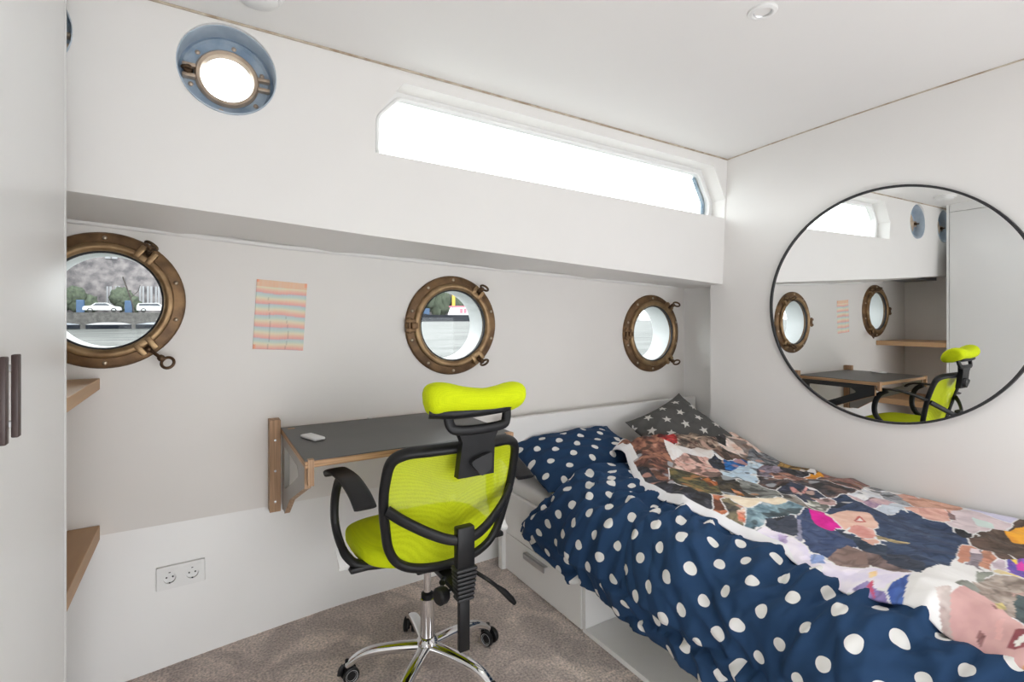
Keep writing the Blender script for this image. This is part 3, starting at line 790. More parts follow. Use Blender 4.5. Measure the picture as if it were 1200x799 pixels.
for k in range(150):     # single sharp pulls in the cotton, laid along wandering lines
    on_top = k % 5 < 3
    s0 = rc.uniform(.86, 1.20) if on_top else rc.uniform(1.08, 1.45); y0 = rc.uniform(.05, 1.85)
    an = math.radians(rc.choice((-1, 1, 1)) * rc.uniform(38, 80)) if on_top else math.radians(rc.uniform(-38, 30))
    L_ = rc.uniform(.10, .34); A_ = rc.choice((-1, -1, 1)) * rc.uniform(.004, .013); w_ = rc.uniform(.010, .026); cv = rc.uniform(-1.2, 1.2)
    ca_, sa_ = math.cos(an), math.sin(an)
    u_ = (GS - s0) * ca_ + (GY - y0) * sa_; v_ = -(GS - s0) * sa_ + (GY - y0) * ca_ - cv * u_ * u_
    tp = np.clip(1 - (u_ / L_) ** 2, 0, 1)
    CRE += A_ * tp ** 1.5 * np.exp(-(np.abs(v_) / (w_ * (.6 + .4 * tp))) ** 1.25)
dpts = []; duv = []
def ridge(v): v = 1 - abs(v); return v * v
for j in range(NT):
    tt = j / (NT - 1); y = .045 + (1.87 - .045) * tt
    prof = spline([Vector(c) for c in duvet_ctrl(y)], 16)
    acc = [0]
    for a, b in zip(prof, prof[1:]): acc.append(acc[-1] + (b - a).length)
    Ltot = acc[-1]; k = 0
    for i in range(NS):
        s = i / (NS - 1) * Ltot
        while k < len(acc) - 2 and acc[k + 1] < s: k += 1
        f = (s - acc[k]) / max(1e-9, acc[k + 1] - acc[k])
        p = prof[k].lerp(prof[k + 1], f); tg = (prof[k + 1] - prof[k]).normalized()
        nrm = Vector((tg.z, 0, -tg.x));  nrm = -nrm if nrm.z < -.2 or (abs(nrm.z) < .2 and nrm.x > 0) else nrm
        # head end slants back along the open side
        sl = smooth01((s - 1.22) / .30) * .10 - .10 * smooth01((s - .90) / .25) * (1 - smooth01((s - 1.22) / .25))
        yy = y + sl * smooth01((tt - .55) / .45)
        side = smooth01((s - 1.14) / .22)
        open_ = smooth01((s - .78) / .3)
        # soft folds: broad pillows, long creases running over the edge, small ones at the blanket
        wx = s + .22 * nz(s * 2.2, yy * 2.2, 4); wy = yy + .16 * nz(s * 2.0, yy * 2.4, 9)
        d = .020 * nz(wx * 3.1, wy * 3.6, 1) * open_
        d += .030 * (ridge(nz(wx * 1.9 + wy * 1.1, wy * 6.6 - wx * 1.6, 2)) - .55) * (.25 + .75 * open_) * (1 - .45 * side)
        d += .020 * (ridge(nz(wx * 2.0 - wy * 2.6, wy * 7.5 + wx * 5, 6)) - .55) * open_
        d += (.008 + .016 * math.exp(-((s - 1.05) / .16) ** 2)) * (ridge(nz(wx * 6 + wy * 5 + 3, wy * 13 - wx * 7, 5)) - .5) * open_
        d += float(CRE[j, i]) * (.15 + .85 * open_)
        d += .014 * math.sin(yy * 13 + 2.2 * nz(yy * 1.5, s, 8)) * side * smooth01((Ltot - s) / .05 + .3)
        q = smooth01((tt - .90) / .10)
        p = p + nrm * d
        p.y = yy
        if tt > .88:                                    # rounded head edge resting on the mattress
            qq = (tt - .88) / .12
            k2 = 1 - math.sqrt(max(0, 1 - qq * qq))
            if p.z > .452: p.z -= (p.z - .452) * k2
            p.y += .03 * math.sin(qq * PI)
            p.x += .05 * k2 * side
        if p.x > 2.452: p.x = 2.452
        if p.x > BX + .02: p.z = max(p.z, .447)
        elif p.z < .40: p.x = min(p.x, BX - .026)
        dpts.append(p); duv.append((s, yy))
me = grid_mesh('duvet', dpts, NT, NS, duv)
duvet = obj('duvet', me, M['duvet'])
sol = duvet.modifiers.new('thickness', 'SOLIDIFY'); sol.thickness = .008; sol.offset = -1 if False else 0
tag(duvet, 'navy duvet with white polka dots hanging over the bed side', 'duvet')
bvh_d = BVHTree.FromPolygons(dpts, [tuple(p.vertices) for p in me.polygons])

def make_pillow(name, W, H, T, m, loc, rot, nu=90, nv=70, cols=None, uvk=1., seed=0, dent=0.):
    """cushion: W along local x, H along local y, thickness T, made of one closed skin"""
    pts = []; uvs = []; cl = []; faces = []
    for sgn in (1, -1):
        for i in range(nu):
            for j in range(nv):
                u = -1 + 2 * i / (nu - 1); v = -1 + 2 * j / (nv - 1)
                pin = 1 - .07 * (1 - abs(v) ** 2) * abs(u) ** 6 * 0
                x = u * W / 2 * (1 - .075 * (1 - v * v)); y = v * H / 2 * (1 - .085 * (1 - u * u))
                e = (max(0, 1 - abs(u) ** 2.6)) ** .62 * (max(0, 1 - abs(v) ** 2.6)) ** .62
                h = T / 2 * e
                w = .010 * nz(x * 9 + seed, y * 9, sgn) + .012 * (ridge(nz(x * 5 + seed, y * 13 + seed, sgn + 3)) - .5) + .006 * nz(x * 22, y * 22, seed)
                corner = (abs(u) * abs(v)) ** 3
                h = h + w * min(1, e * 2.2)
                pts.append(Vector((x, y, sgn * h + .012 * corner - dent * max(0, -v) * (1 - u * u) * (sgn > 0) * e)))
                uvs.append((x * uvk + sgn * .031, y * uvk))
                if cols: cl.append(cols(x, y, sgn))
    n = nu * nv
    for i in range(nu - 1):
        for j in range(nv - 1):
            a = (i * nv + j, (i + 1) * nv + j, (i + 1) * nv + j + 1, i * nv + j + 1)
            faces.append(a); faces.append(tuple(n + q for q in a[::-1]))
    me = bpy.data.meshes.new(name); me.from_pydata(pts, [], faces)
    l = me.uv_layers.new(name='UVMap')
    for lp in me.loops: l.data[lp.index].uv = uvs[lp.vertex_index]
    if cols:
        ca = me.color_attributes.new('Print', 'FLOAT_COLOR', 'POINT'); flat = []
        for c in cl: flat += [*c, 1.]
        ca.data.foreach_set('color', flat)
    b = bmesh.new(); b.from_mesh(me); bmesh.ops.remove_doubles(b, verts=b.verts, dist=.0004); b.to_mesh(me); b.free()
    return obj(name, me, m, None, 180, loc, rot)
o = make_pillow('pillow', .64, .44, .17, M['pillow'], (1.59, 1.965, .540), (math.radians(15), math.radians(-3), math.radians(-4)), seed=3)
tag(o, 'navy pillow with white polka dots at the bed head, left of the star pillow', 'pillow')
STAR = []
for r_ in range(-4, 5):
    for c_ in range(-5, 6):
        STAR.append((c_ * .110 + (r_ % 2) * .055, r_ * .078, random.uniform(0, 1.2), .026))
STARP = []
for sx, sy, a0, R in STAR:
    STARP.append([(sx + (R if k % 2 == 0 else R * .42) * math.sin(a0 + k * PI / 5), sy + (R if k % 2 == 0 else R * .42) * math.cos(a0 + k * PI / 5)) for k in range(10)])
def starcol(x, y, sgn):
    for (sx, sy, a0, R), pl in zip(STAR, STARP):
        if abs(x - sx) < R and abs(y - sy) < R and inside(pl, x, y): return (.62, .60, .57)
    g = .95 + .1 * nz(x * 30, y * 30)
    return (.085 * g, .083 * g, .080 * g)
o = make_pillow('pillow', .44, .43, .14, M['starcloth'], (2.205, 1.87, .600), (math.radians(40), math.radians(0), math.radians(-6)), 230, 220, starcol, seed=11)
o.rotation_euler = (Matrix.Rotation(math.radians(-26), 4, 'Z') @ Matrix.Rotation(math.radians(35), 4, 'X') @ Matrix.Rotation(math.radians(30), 4, 'Z')).to_euler()
tag(o, 'charcoal pillow with white stars leaning in the bed corner', 'pillow')

# printed fleece throw: collage of torn photographs, lying over the right half of the duvet
EDGE = [(.03, 1.285), (.318, 1.312), (.37, 1.318), (.434, 1.326), (.507, 1.335), (.55, 1.340), (.627, 1.332), (.686, 1.359), (.748, 1.387), (.833, 1.412), (.941, 1.425), (1.08, 1.408), (1.186, 1.401), (1.318, 1.419), (1.438, 1.455), (1.58, 1.549), (1.703, 1.630), (1.93, 1.70)]
PRINT = [
 ((.800,.790,.785),(.800,.790,.785),[(1359,526),(1430,536),(1493,529),(1574,536),(1632,535),(1688,550),(1672,538),(1663,520),(1657,492),(1620,477),(1557,459),(1512,451),(1438,466),(1389,487),(1309,485),(1324,515)]),
 ((.800,.790,.785),(.800,.790,.785),[(1373,530),(1429,541),(1512,524),(1637,532),(1677,503),(1603,472),(1512,454),(1471,466),(1394,483),(1337,455),(1303,426),(1325,483),(1331,510)]),
 ((.800,.790,.785),(.700,.620,.580),[(1853,1705),(1915,1622),(2041,1627),(1990,1567),(1873,1567),(1752,1539)]),
 ((.420,.190,.120),(.100,.040,.035),[(2119,2061),(1906,1781),(1724,1524),(1654,1489),(1502,1327),(1475,1361),(1545,1498),(1571,1592),(1713,1753),(1818,1797)]),
 ((.030,.030,.035),(.060,.060,.080),[(1557,1578),(1532,1486),(1468,1363),(1454,1262),(1474,1175),(1447,1112),(1497,1165),(1485,1312),(1574,1507)]),
 ((.620,.040,.040),(.300,.030,.030),[(1916,1790),(2010,1744),(1951,1703),(1861,1728)]),
 ((.700,.550,.420),(.120,.060,.050),[(2016,1739),(2180,1759),(2234,1686),(2162,1613),(2032,1639),(1944,1646)]),
 ((.750,.500,.430),(.600,.330,.280),[(1748,1536),(1870,1564),(1971,1542),(1879,1427),(1801,1376),(1760,1419),(1711,1476)]),
 ((.050,.060,.040),(.220,.170,.060),[(1664,1470),(1738,1428),(1736,1351),(1694,1271),(1576,1211),(1490,1187),(1511,1280),(1555,1374)]),
 ((.580,.200,.050),(.300,.080,.030),[(1730,1379),(1756,1318),(1701,1269),(1639,1260),(1661,1308)]),
 ((.020,.200,.600),(.020,.080,.250),[(2006,1488),(2176,1502),(2153,1464),(2012,1405),(1932,1407)]),
 ((.620,.760,.860),(.500,.660,.800),[(1899,1392),(2239,1465),(1940,1270),(1860,1276)]),
 ((.040,.060,.120),(.030,.030,.035),[(1980,1522),(2034,1491),(1958,1426),(1887,1425)]),
 ((.750,.500,.400),(.850,.750,.700),[(2468,1852),(2453,1755),(2400,1599),(2280,1537),(2176,1538),(2207,1637)]),
 ((.030,.030,.035),(.100,.080,.080),[(2374,1793),(2337,1702),(2238,1630),(2209,1658)]),
 ((.140,.080,.060),(.300,.200,.150),[(2152,1615),(2241,1565),(2214,1510),(2091,1532)]),
 ((.090,.100,.120),(.300,.310,.330),[(2345,1575),(2390,1541),(2381,1449),(2285,1410),(2271,1458),(2257,1522)]),
 ((.550,.330,.100),(.250,.150,.060),[(2361,1431),(2454,1423),(2400,1319),(2312,1328),(2299,1381)]),
 ((.030,.030,.035),(.070,.070,.090),[(2264,1324),(2400,1319),(2374,1282),(2284,1250),(2242,1277)]),
 ((.850,.380,.030),(.600,.200,.030),[(2356,1277),(2399,1261),(2297,1213),(2268,1224)]),
 ((.260,.200,.190),(.320,.130,.100),[(2350,1224),(2449,1231),(2401,1120),(2246,1048),(2240,1106),(2287,1186)]),
 ((.050,.050,.060),(.200,.120,.100),[(1997,1300),(2000,1202),(2121,1192),(2214,1174),(2175,1113),(2186,1036),(2128,1009),(2062,1036),(2101,1124),(2016,1159),(1895,1190)]),
 ((.360,.300,.380),(.200,.170,.220),[(2158,1410),(2236,1404),(2193,1329),(2053,1278),(2016,1312)]),
 ((.550,.270,.190),(.150,.070,.060),[(2082,1307),(2182,1311),(2177,1229),(2115,1194),(2049,1220)]),
 ((.030,.040,.070),(.050,.060,.100),[(1952,1167),(2076,1172),(2016,1088),(1960,1030),(1849,1016),(1869,1084)]),
 ((.720,.380,.360),(.600,.280,.260),[(1965,1144),(1980,1138),(1936,1088),(2045,1129),(2037,1115),(1887,1060),(1895,1089)]),
 ((.290,.300,.280),(.200,.210,.200),[(1860,1277),(1885,1194),(1786,1087),(1706,1062),(1707,1121),(1752,1197)]),
 ((.030,.030,.035),(.100,.080,.050),[(1788,1343),(1824,1310),(1762,1210),(1698,1110),(1675,1134),(1656,1188),(1694,1272)]),
 ((.750,.300,.050),(.550,.200,.040),[(1733,1239),(1727,1191),(1684,1146),(1663,1162)]),
 ((.300,.280,.250),(.200,.170,.140),[(1825,1087),(1857,1058),(1804,992),(1767,980),(1784,1043)]),
 ((.160,.180,.140),(.650,.650,.600),[(1880,1033),(1924,984),(1834,951),(1828,996)]),
 ((.620,.420,.400),(.500,.330,.320),[(1962,1045),(1992,1001),(1957,970),(1896,996)]),
 ((.880,.780,.620),(.750,.620,.450),[(1611,1131),(1679,1102),(1751,1043),(1733,1022),(1666,1010),(1648,1044),(1555,1058)]),
 ((.330,.480,.540),(.120,.200,.250),[(1517,1023),(1636,1036),(1759,1011),(1767,980),(1625,950),(1568,976),(1461,963),(1448,981)]),
 ((.060,.060,.060),(.300,.250,.150),[(1525,1125),(1532,1080),(1486,1011),(1428,989),(1459,1047)]),
 ((.650,.150,.070),(.800,.700,.600),[(1491,1046),(1516,1036),(1465,997),(1455,1012)]),
 ((.550,.200,.100),(.400,.120,.050),[(1532,1150),(1497,1109),(1462,1059),(1451,1089)]),
 ((.040,.065,.150),(.065,.095,.190),[(1628,923),(1761,961),(1634,862),(1669,833),(1684,785),(1602,722),(1565,751),(1468,749),(1468,783),(1513,849)]),
 ((.035,.045,.070),(.060,.070,.100),[(1538,978),(1630,945),(1618,913),(1513,849),(1506,878),(1493,925)]),
 ((.330,.330,.450),(.280,.280,.400),[(1621,919),(1624,910),(1492,833),(1494,845)]),
 ((.780,.020,.360),(.600,.010,.250),[(1758,962),(1787,932),(1720,853),(1657,831),(1625,852),(1654,882)]),
 ((.028,.046,.100),(.050,.080,.150),[(1875,946),(2077,1002),(2010,906),(2027,863),(2007,821),(2144,813),(2129,776),(1686,615),(1666,669),(1732,737),(1826,777),(1935,852),(1932,921),(1797,912)]),
 ((.030,.045,.075),(.050,.070,.110),[(1684,840),(1670,752),(1620,702),(1666,669),(1660,605),(1467,535),(1478,573),(1513,633),(1576,710),(1660,810)]),
 ((.860,.600,.500),(.750,.460,.360),[(1778,912),(1922,917),(1935,852),(1840,785),(1799,775),(1767,796),(1724,822),(1741,859)]),
 ((.600,.150,.120),(.500,.100,.100),[(1818,848),(1883,858),(1834,817),(1800,830)]),
 ((.900,.850,.800),(.850,.800,.750),[(1817,840),(1863,848),(1836,827)]),
 ((.820,.470,.410),(.650,.280,.250),[(1734,818),(1783,803),(1743,759),(1708,735),(1670,752),(1709,788)]),
 ((.620,.500,.280),(.200,.150,.080),[(1722,742),(1736,697),(1739,659),(1693,668),(1703,725)]),
 ((.800,.520,.420),(.700,.400,.320),[(1665,755),(1656,721),(1618,703),(1633,732)]),
 ((.310,.220,.200),(.250,.170,.150),[(1468,749),(1583,755),(1564,705),(1495,651),(1449,653),(1446,705)]),
 ((.280,.200,.190),(.100,.070,.070),[(1576,710),(1524,638),(1463,554),(1440,565),(1468,625),(1487,655)]),
 ((.740,.690,.860),(.850,.800,.880),[(1462,953),(1491,940),(1500,895),(1446,793),(1462,763),(1421,717),(1424,695),(1438,648),(1460,629),(1450,596),(1443,547),(1382,568),(1332,600),(1340,639),(1379,696),(1392,751),(1423,839),(1422,916)]),
 ((.250,.350,.660),(.400,.500,.750),[(1449,786),(1467,761),(1419,728),(1403,757)]),
 ((.420,.320,.600),(.600,.500,.720),[(1486,901),(1489,873),(1435,846),(1429,862)]),
 ((.400,.420,.460),(.300,.310,.340),[(2372,1021),(2400,964),(2320,890),(2246,861),(2256,917),(2305,981)]),
 ((.700,.500,.500),(.300,.200,.300),[(2103,981),(2203,959),(2225,910),(2143,876),(2066,900)]),
 ((.700,.400,.320),(.500,.250,.200),[(2400,964),(2416,881),(2300,839),(2320,890)]),
 ((.820,.520,.430),(.650,.350,.280),[(2181,851),(2228,813),(2139,780),(2154,826)]),
 ((.600,.650,.720),(.500,.550,.620),[(2069,881),(2201,900),(2204,860),(2124,839),(2036,842)]),
 ((.028,.046,.100),(.052,.083,.155),[(2008,830),(2124,836),(2115,784),(2041,657),(1984,606),(1880,595),(1708,550),(1638,536),(1579,538),(1503,533),(1485,541),(1497,586),(1500,620),(1697,701)]),
 ((.030,.040,.065),(.050,.060,.090),[(1587,656),(1612,624),(1535,550),(1482,534),(1484,574),(1500,620)]),
 ((.600,.480,.250),(.150,.120,.080),[(1724,712),(1728,687),(1740,659),(1697,668),(1697,701)]),
 ((.760,.450,.340),(.450,.220,.160),[(2335,919),(2423,883),(2391,801),(2390,765),(2277,746),(2337,806),(2261,838)]),
 ((.820,.510,.420),(.600,.300,.250),[(2196,814),(2292,790),(2277,746),(2163,717),(2110,740),(2131,777)]),
 ((.740,.630,.650),(.600,.500,.530),[(2299,753),(2402,726),(2345,652),(2346,606),(2126,606),(2077,628),(2123,676)]),
 ((.650,.760,.720),(.600,.700,.680),[(2312,698),(2303,640),(2252,619),(2209,652)]),
 ((.150,.090,.090),(.300,.200,.200),[(2287,758),(2272,732),(2195,703),(2193,718)]),
 ((.700,.680,.840),(.600,.580,.750),[(2408,723),(2460,684),(2423,618),(2357,617)]),
 ((.020,.020,.025),(.030,.030,.035),[(2046,655),(2074,649),(2034,615),(1984,606)]),
 ((.120,.080,.060),(.060,.040,.030),[(2047,590),(2214,594),(2341,594),(2441,595),(2484,588),(1886,438),(1855,452),(1856,471),(1933,537),(2009,607)]),
 ((.880,.420,.040),(.700,.280,.030),[(2190,591),(2330,591),(2400,568),(2130,504),(2103,540)]),
 ((.140,.090,.070),(.090,.060,.045),[(1957,595),(2045,604),(1901,510),(1839,469),(1819,488),(1901,541)]),
 ((.620,.300,.210),(.500,.220,.150),[(1889,591),(1886,570),(1799,547),(1697,517),(1688,531),(1716,546)]),
 ((.600,.300,.200),(.500,.220,.150),[(1815,529),(1867,525),(1795,499),(1695,483),(1688,495)]),
 ((.330,.280,.320),(.200,.170,.200),[(1844,557),(1869,545),(1797,518),(1682,493),(1688,513)]),
 ((.820,.720,.750),(.750,.630,.670),[(1841,558),(1872,549),(1806,524),(1790,541)]),
 ((.300,.100,.520),(.100,.100,.400),[(1831,473),(1901,450),(1727,409),(1706,435),(1764,459)]),
 ((.750,.050,.350),(.600,.050,.400),[(1821,459),(1850,455),(1786,431),(1775,445)]),
 ((.880,.660,.100),(.800,.500,.050),[(1837,472),(1854,464),(1806,455)]),
 ((.880,.660,.100),(.700,.600,.400),[(1700,450),(1709,434),(1678,428)]),
 ((.650,.550,.620),(.450,.370,.420),[(1770,492),(1807,484),(1737,454),(1706,469)]),
 ((.060,.120,.420),(.100,.200,.550),[(1386,557),(1437,544),(1362,524),(1331,518),(1347,539)]),
 ((.360,.380,.330),(.280,.300,.260),[(1659,491),(1654,477),(1591,458),(1519,448),(1573,467)]),
 ((.580,.500,.440),(.260,.200,.170),[(1512,454),(1629,463),(1652,439),(1677,409),(1665,388),(1554,363),(1419,359),(1412,383),(1421,399),(1447,423)]),
 ((.300,.310,.280),(.250,.260,.230),[(1450,468),(1507,465),(1476,431),(1443,425),(1456,449)]),
 ((.450,.340,.320),(.720,.630,.600),[(1394,483),(1419,467),(1355,446),(1305,418),(1315,439),(1351,462)]),
 ((.700,.430,.410),(.600,.350,.340),[(1394,456),(1452,451),(1454,419),(1422,378),(1371,320),(1286,300),(1288,337),(1293,375),(1299,409),(1341,439)]),
 ((.280,.130,.130),(.350,.180,.180),[(1344,398),(1360,395),(1352,382),(1327,385)]),
 ((.280,.130,.130),(.350,.180,.180),[(1421,397),(1422,388),(1403,387)]),
 ((.800,.500,.480),(.700,.400,.380),[(1382,377),(1399,369),(1352,360),(1352,369)]),
 ((.380,.120,.130),(.300,.080,.100),[(1339,348),(1380,346),(1386,331),(1346,321),(1333,337)]),
 ((.920,.900,.860),(.850,.820,.780),[(1350,342),(1378,330),(1356,325),(1341,336)]),
 ((.600,.500,.200),(.500,.400,.200),[(1441,396),(1468,390),(1434,378),(1413,386)]),
 ((.120,.170,.170),(.080,.100,.110),[(1490,379),(1563,381),(1554,363),(1404,328),(1419,359)]),
 ((.600,.400,.360),(.500,.320,.280),[(1543,398),(1607,392),(1553,378),(1510,384)]),
 ((.600,.050,.050),(.800,.600,.200),[(1299,325),(1329,312),(1259,296)]),
 ((.350,.300,.560),(.250,.200,.450),[(1340,625),(1376,608),(1333,558),(1331,584)]),
 ((.700,.100,.150),(.500,.100,.200),[(1352,601),(1383,600),(1333,575)]),
 ((.920,.760,.450),(.900,.600,.300),[(1418,626),(1438,616),(1408,602),(1390,610)]),
 ((.660,.680,.740),(.800,.790,.785),[(2122,1003),(2176,981),(2394,1025),(2359,993),(2228,959),(2118,954)]),
]
SKY = 3.4; EXPO = 0.5
NB, MB_ = 380, 560
b0 = []
for j in range(MB_):
    y = .035 + (1.90 - .035) * j / (MB_ - 1)
    xe = lerp_table(EDGE, y) + .006 * nz(y * 9, 3)
    for i in range(NB):
        u = i / (NB - 1); x = xe + (2.448 - xe) * u
        b0.append([x, y, 0])
def drape(x, y):
    h = .445
    r = bvh_d.ray_cast(Vector((x, y, 1.2)), Vector((0, 0, -1)))
    if r[0] is not None: h = r[0].z
    return h
cs = 6; hgt = {}
HX, HY = 44, 64
H = [[max(drape(1.2 + 1.26 * i / (HX - 1), .03 + 1.9 * j / (HY - 1)), .445) for j in range(HY)] for i in range(HX)]
for _ in range(2):
    H = [[max(H[i][j], sum(H[a][b] for a in range(max(0, i - 1), min(HX, i + 2)) for b in range(max(0, j - 1), min(HY, j + 2))) /
          ((min(HX, i + 2) - max(0, i - 1)) * (min(HY, j + 2) - max(0, j - 1)))) for j in range(HY)] for i in range(HX)]
def hsamp(x, y):
    a = min(HX - 1.001, max(0, (x - 1.2) / 1.26 * (HX - 1))); b = min(HY - 1.001, max(0, (y - .03) / 1.9 * (HY - 1)))
    i, j = int(a), int(b); f, g = a - i, b - j
    return (H[i][j] * (1 - f) + H[i + 1][j] * f) * (1 - g) + (H[i][j + 1] * (1 - f) + H[i + 1][j + 1] * f) * g
import numpy as np
# the collage is laid out in millimetres on the spread cloth (x across the bed, y along it)
def fray(arr, k): return np.array([nz(x * 45, y * 45, k) for x, y, _ in arr])
PX = np.array([q[0] for q in b0]) * 1000 + 3.2 * fray(b0, 1); PY = np.array([q[1] for q in b0]) * 1000 + 3.2 * fray(b0, 2)
best = np.full(len(PX), 1e9); second = np.full(len(PX), 1e9); which = np.full(len(PX), -1, int)
inner_hit = np.full(len(PX), -1, int)
for k, (_, _, pl) in enumerate(PRINT):
    dist = np.full(len(PX), 1e9); ins = np.zeros(len(PX), bool); j = len(pl) - 1
    for i in range(len(pl)):
        (xi, yi), (xj, yj) = pl[i], pl[j]
        if yi != yj: ins ^= ((yi > PY) != (yj > PY)) & (PX < (xj - xi) * (PY - yi) / (yj - yi) + xi)
        dx, dy = xj - xi, yj - yi; t_ = np.clip(((PX - xi) * dx + (PY - yi) * dy) / max(1e-6, dx * dx + dy * dy), 0, 1)
        dist = np.minimum(dist, np.hypot(PX - xi - t_ * dx, PY - yi - t_ * dy)); j = i
    inner_hit[ins] = k
    second = np.where(dist < best, best, np.minimum(second, dist)); which = np.where(dist < best, k, which); best = np.minimum(best, dist)
PAL3 = [(.75, .5, .4), (.8, .72, .66), (.55, .25, .1), (.5, .55, .6), (.7, .36, .28), (.85, .82, .8)]
scr = np.array([nz(x * 6, y * 6, 77) for x, y, _ in b0])
seam = (inner_hit < 0) & ((second - best < 4.) & (best > 2.) & ((PY < 1150) | (scr > .12)) | (best > 60))
which = np.where(inner_hit >= 0, inner_hit, which)
def print_col(n_, x, y):
    if seam[n_]: return (.78, .77, .77)
    k = int(which[n_]); c1, c2 = PRINT[k][0], PRINT[k][1]
    f = smooth01(.5 + 1.3 * nz(x * 22 + k * 3.1, y * 22, k * 1.7))
    f = f * .75 + .25 * smooth01(.5 + 2 * nz(x * 75, y * 75, k))
    c = [c1[z] * (1 - f) + c2[z] * f for z in range(3)]
    if c1[0] < .78:     # photographic mottling: dark strokes and pale strokes
        wx, wy = x + .02 * nz(x * 30, y * 30, 41), y + .02 * nz(x * 30, y * 30, 42)
        a = smooth01((ridge(nz(wx * 16 + wy * 9, wy * 26, k)) - .74) / .2); b = smooth01((nz(wx * 34, wy * 40, k + 50) - .28) / .2)
        am = (0. if c1[0] > .6 and y < .95 else .5 if y > 1.15 else .3) * (.45 if min(c) > .4 else 1)
        if c1[0] > .6 and y < .62: b *= .15
        c = [v * (1 - am * a) for v in c]; c = [v + (.30 if y > 1.0 else .12) * b * (v + .12) for v in c]
        if y > .95:     # dark blobs and bright patches inside the busy snapshots near the head end
            q = smooth01((nz(x * 13 + k, y * 15, 61) + .4 * nz(x * 40, y * 44, 62) - .12) / .16)
            c = [v * (1 - .72 * q) + .012 * q for v in c]
            q = smooth01((nz(x * 16 - k, y * 17, 63) - .30) / .12); w3 = PAL3[k % 6]
            c = [v * (1 - .6 * q) + .6 * q * u for v, u in zip(c, w3)]
    return c
bp_ = []; bc = []
for n_, (x, y, _) in enumerate(b0):
    i = n_ % NB; u = i / (NB - 1); xe = b0[n_ - i][0]; e = x - xe
    ramp = smooth01(e / .10); hd = smooth01((y - 1.42) / .35)
    lift = .007 + .016 * ramp
    wx = x + .12 * nz(x * 3, y * 3, 14); wy = y + .12 * nz(x * 3, y * 3, 15)
    w = .022 * (ridge(nz(wx * 5 + wy * 2, wy * 3.4 - wx * 2, 21)) - .35) + .006 * nz(wx * 11, wy * 7, 22) + .010 * nz(wx * 2.2, wy * 2, 25)
    w += hd * (.055 * (ridge(nz(wx * 4.2, wy * 7.5, 31)) - .45) + .022 * nz(wx * 9, wy * 12, 32))
    lumpy = hd * (.062 * smooth01((x - 1.5) / .12)) * (1 - .7 * smooth01((y - 1.84) / .06))
    z = hsamp(x, y) + lift + max(-.006, w) * (.25 + .75 * ramp) + lumpy
    if e < .03: z -= .012 * (1 - e / .03) ** 2
    z = max(z, .452)
    bp_.append(Vector((x, y, z)))
    if y > .78 and e < .030 * smooth01((y - .78) / .1) * (1 - .3 * smooth01((y - 1.45) / .2)): bc.append((.82, .82, .85))
    elif y > 1.60 and e < .05 and y < 1.80: bc.append((.80, .79, .80))
    else: bc.append(print_col(n_, x, y))
# keep the throw clear of the star pillow and navy pillow it partly covers
me = grid_mesh('printed_throw', bp_, MB_, NB, cols=bc, flip=True)
th = obj('printed_throw', me, M['printed'])
sol = th.modifiers.new('thickness', 'SOLIDIFY'); sol.thickness = .006; sol.offset = 1
tag(th, 'fleece throw printed with a collage of torn photographs, spread over the duvet', 'blanket')

# ------------------------------------------------------------------ outside
X = dict(
    water=mat('harbour water', (0.101, 0.105, 0.101), .6, col2=(0.022, 0.026, 0.024), vscale=.42, stretch=(.4, .9, 1), bump=1., bscale=1., spec=.25, detail=8.),
    stone=mat('quay stone', (0.083, 0.079, 0.075), .9, var=.3, vscale=2),
    brick=mat('sooty brick facade', (0.247, 0.225, 0.225), .9, col2=(0.098, 0.090, 0.098), vscale=.9, detail=10),
    road=mat('quay road', (0.225, 0.225, 0.225), .9, var=.1, vscale=2),
    leaf=mat('dull foliage', (0.079, 0.098, 0.064), .9, col2=(0.038, 0.049, 0.034), vscale=2, detail=5),
    bark=mat('bark', (0.045, 0.038, 0.034), .9), carw=mat('car paint white', (0.600, 0.608, 0.622), .25), carg=mat('car glass', (0.038, 0.045, 0.060), .1),
    tyre=mat('tyre', (0.022, 0.022, 0.022), .8), hullb=mat('boat hull dark', (0.009, 0.012, 0.019), .5, spec=.2), pink=mat('cabin pink', (0.562, 0.165, 0.225), .5),
    cream=mat('cabin cream', (0.615, 0.600, 0.600), .5), yellow=mat('yellow post', (0.562, 0.375, 0.045), .5), tarp=mat('boat cover', (0.150, 0.165, 0.188), .6, var=.4, vscale=1.5),
    tarpw=mat('pale boat cover', (0.270, 0.277, 0.285), .6, var=.1), bluepaint=mat('blue paint', (0.038, 0.083, 0.165), .5), winp=mat('pale shutter', (0.300, 0.307, 0.323), .6), red=mat('red brick band', (0.300, 0.120, 0.090), .8),
)
bm = bmesh.new(); add_box(bm, -500, 1200, 2.75, 500, -.8, -.40)
o = struct('water', bm, X['water'])
QZ = 1.97
struct('quay', box(-80, 20, 95, 130, -.8, QZ), X['stone'])
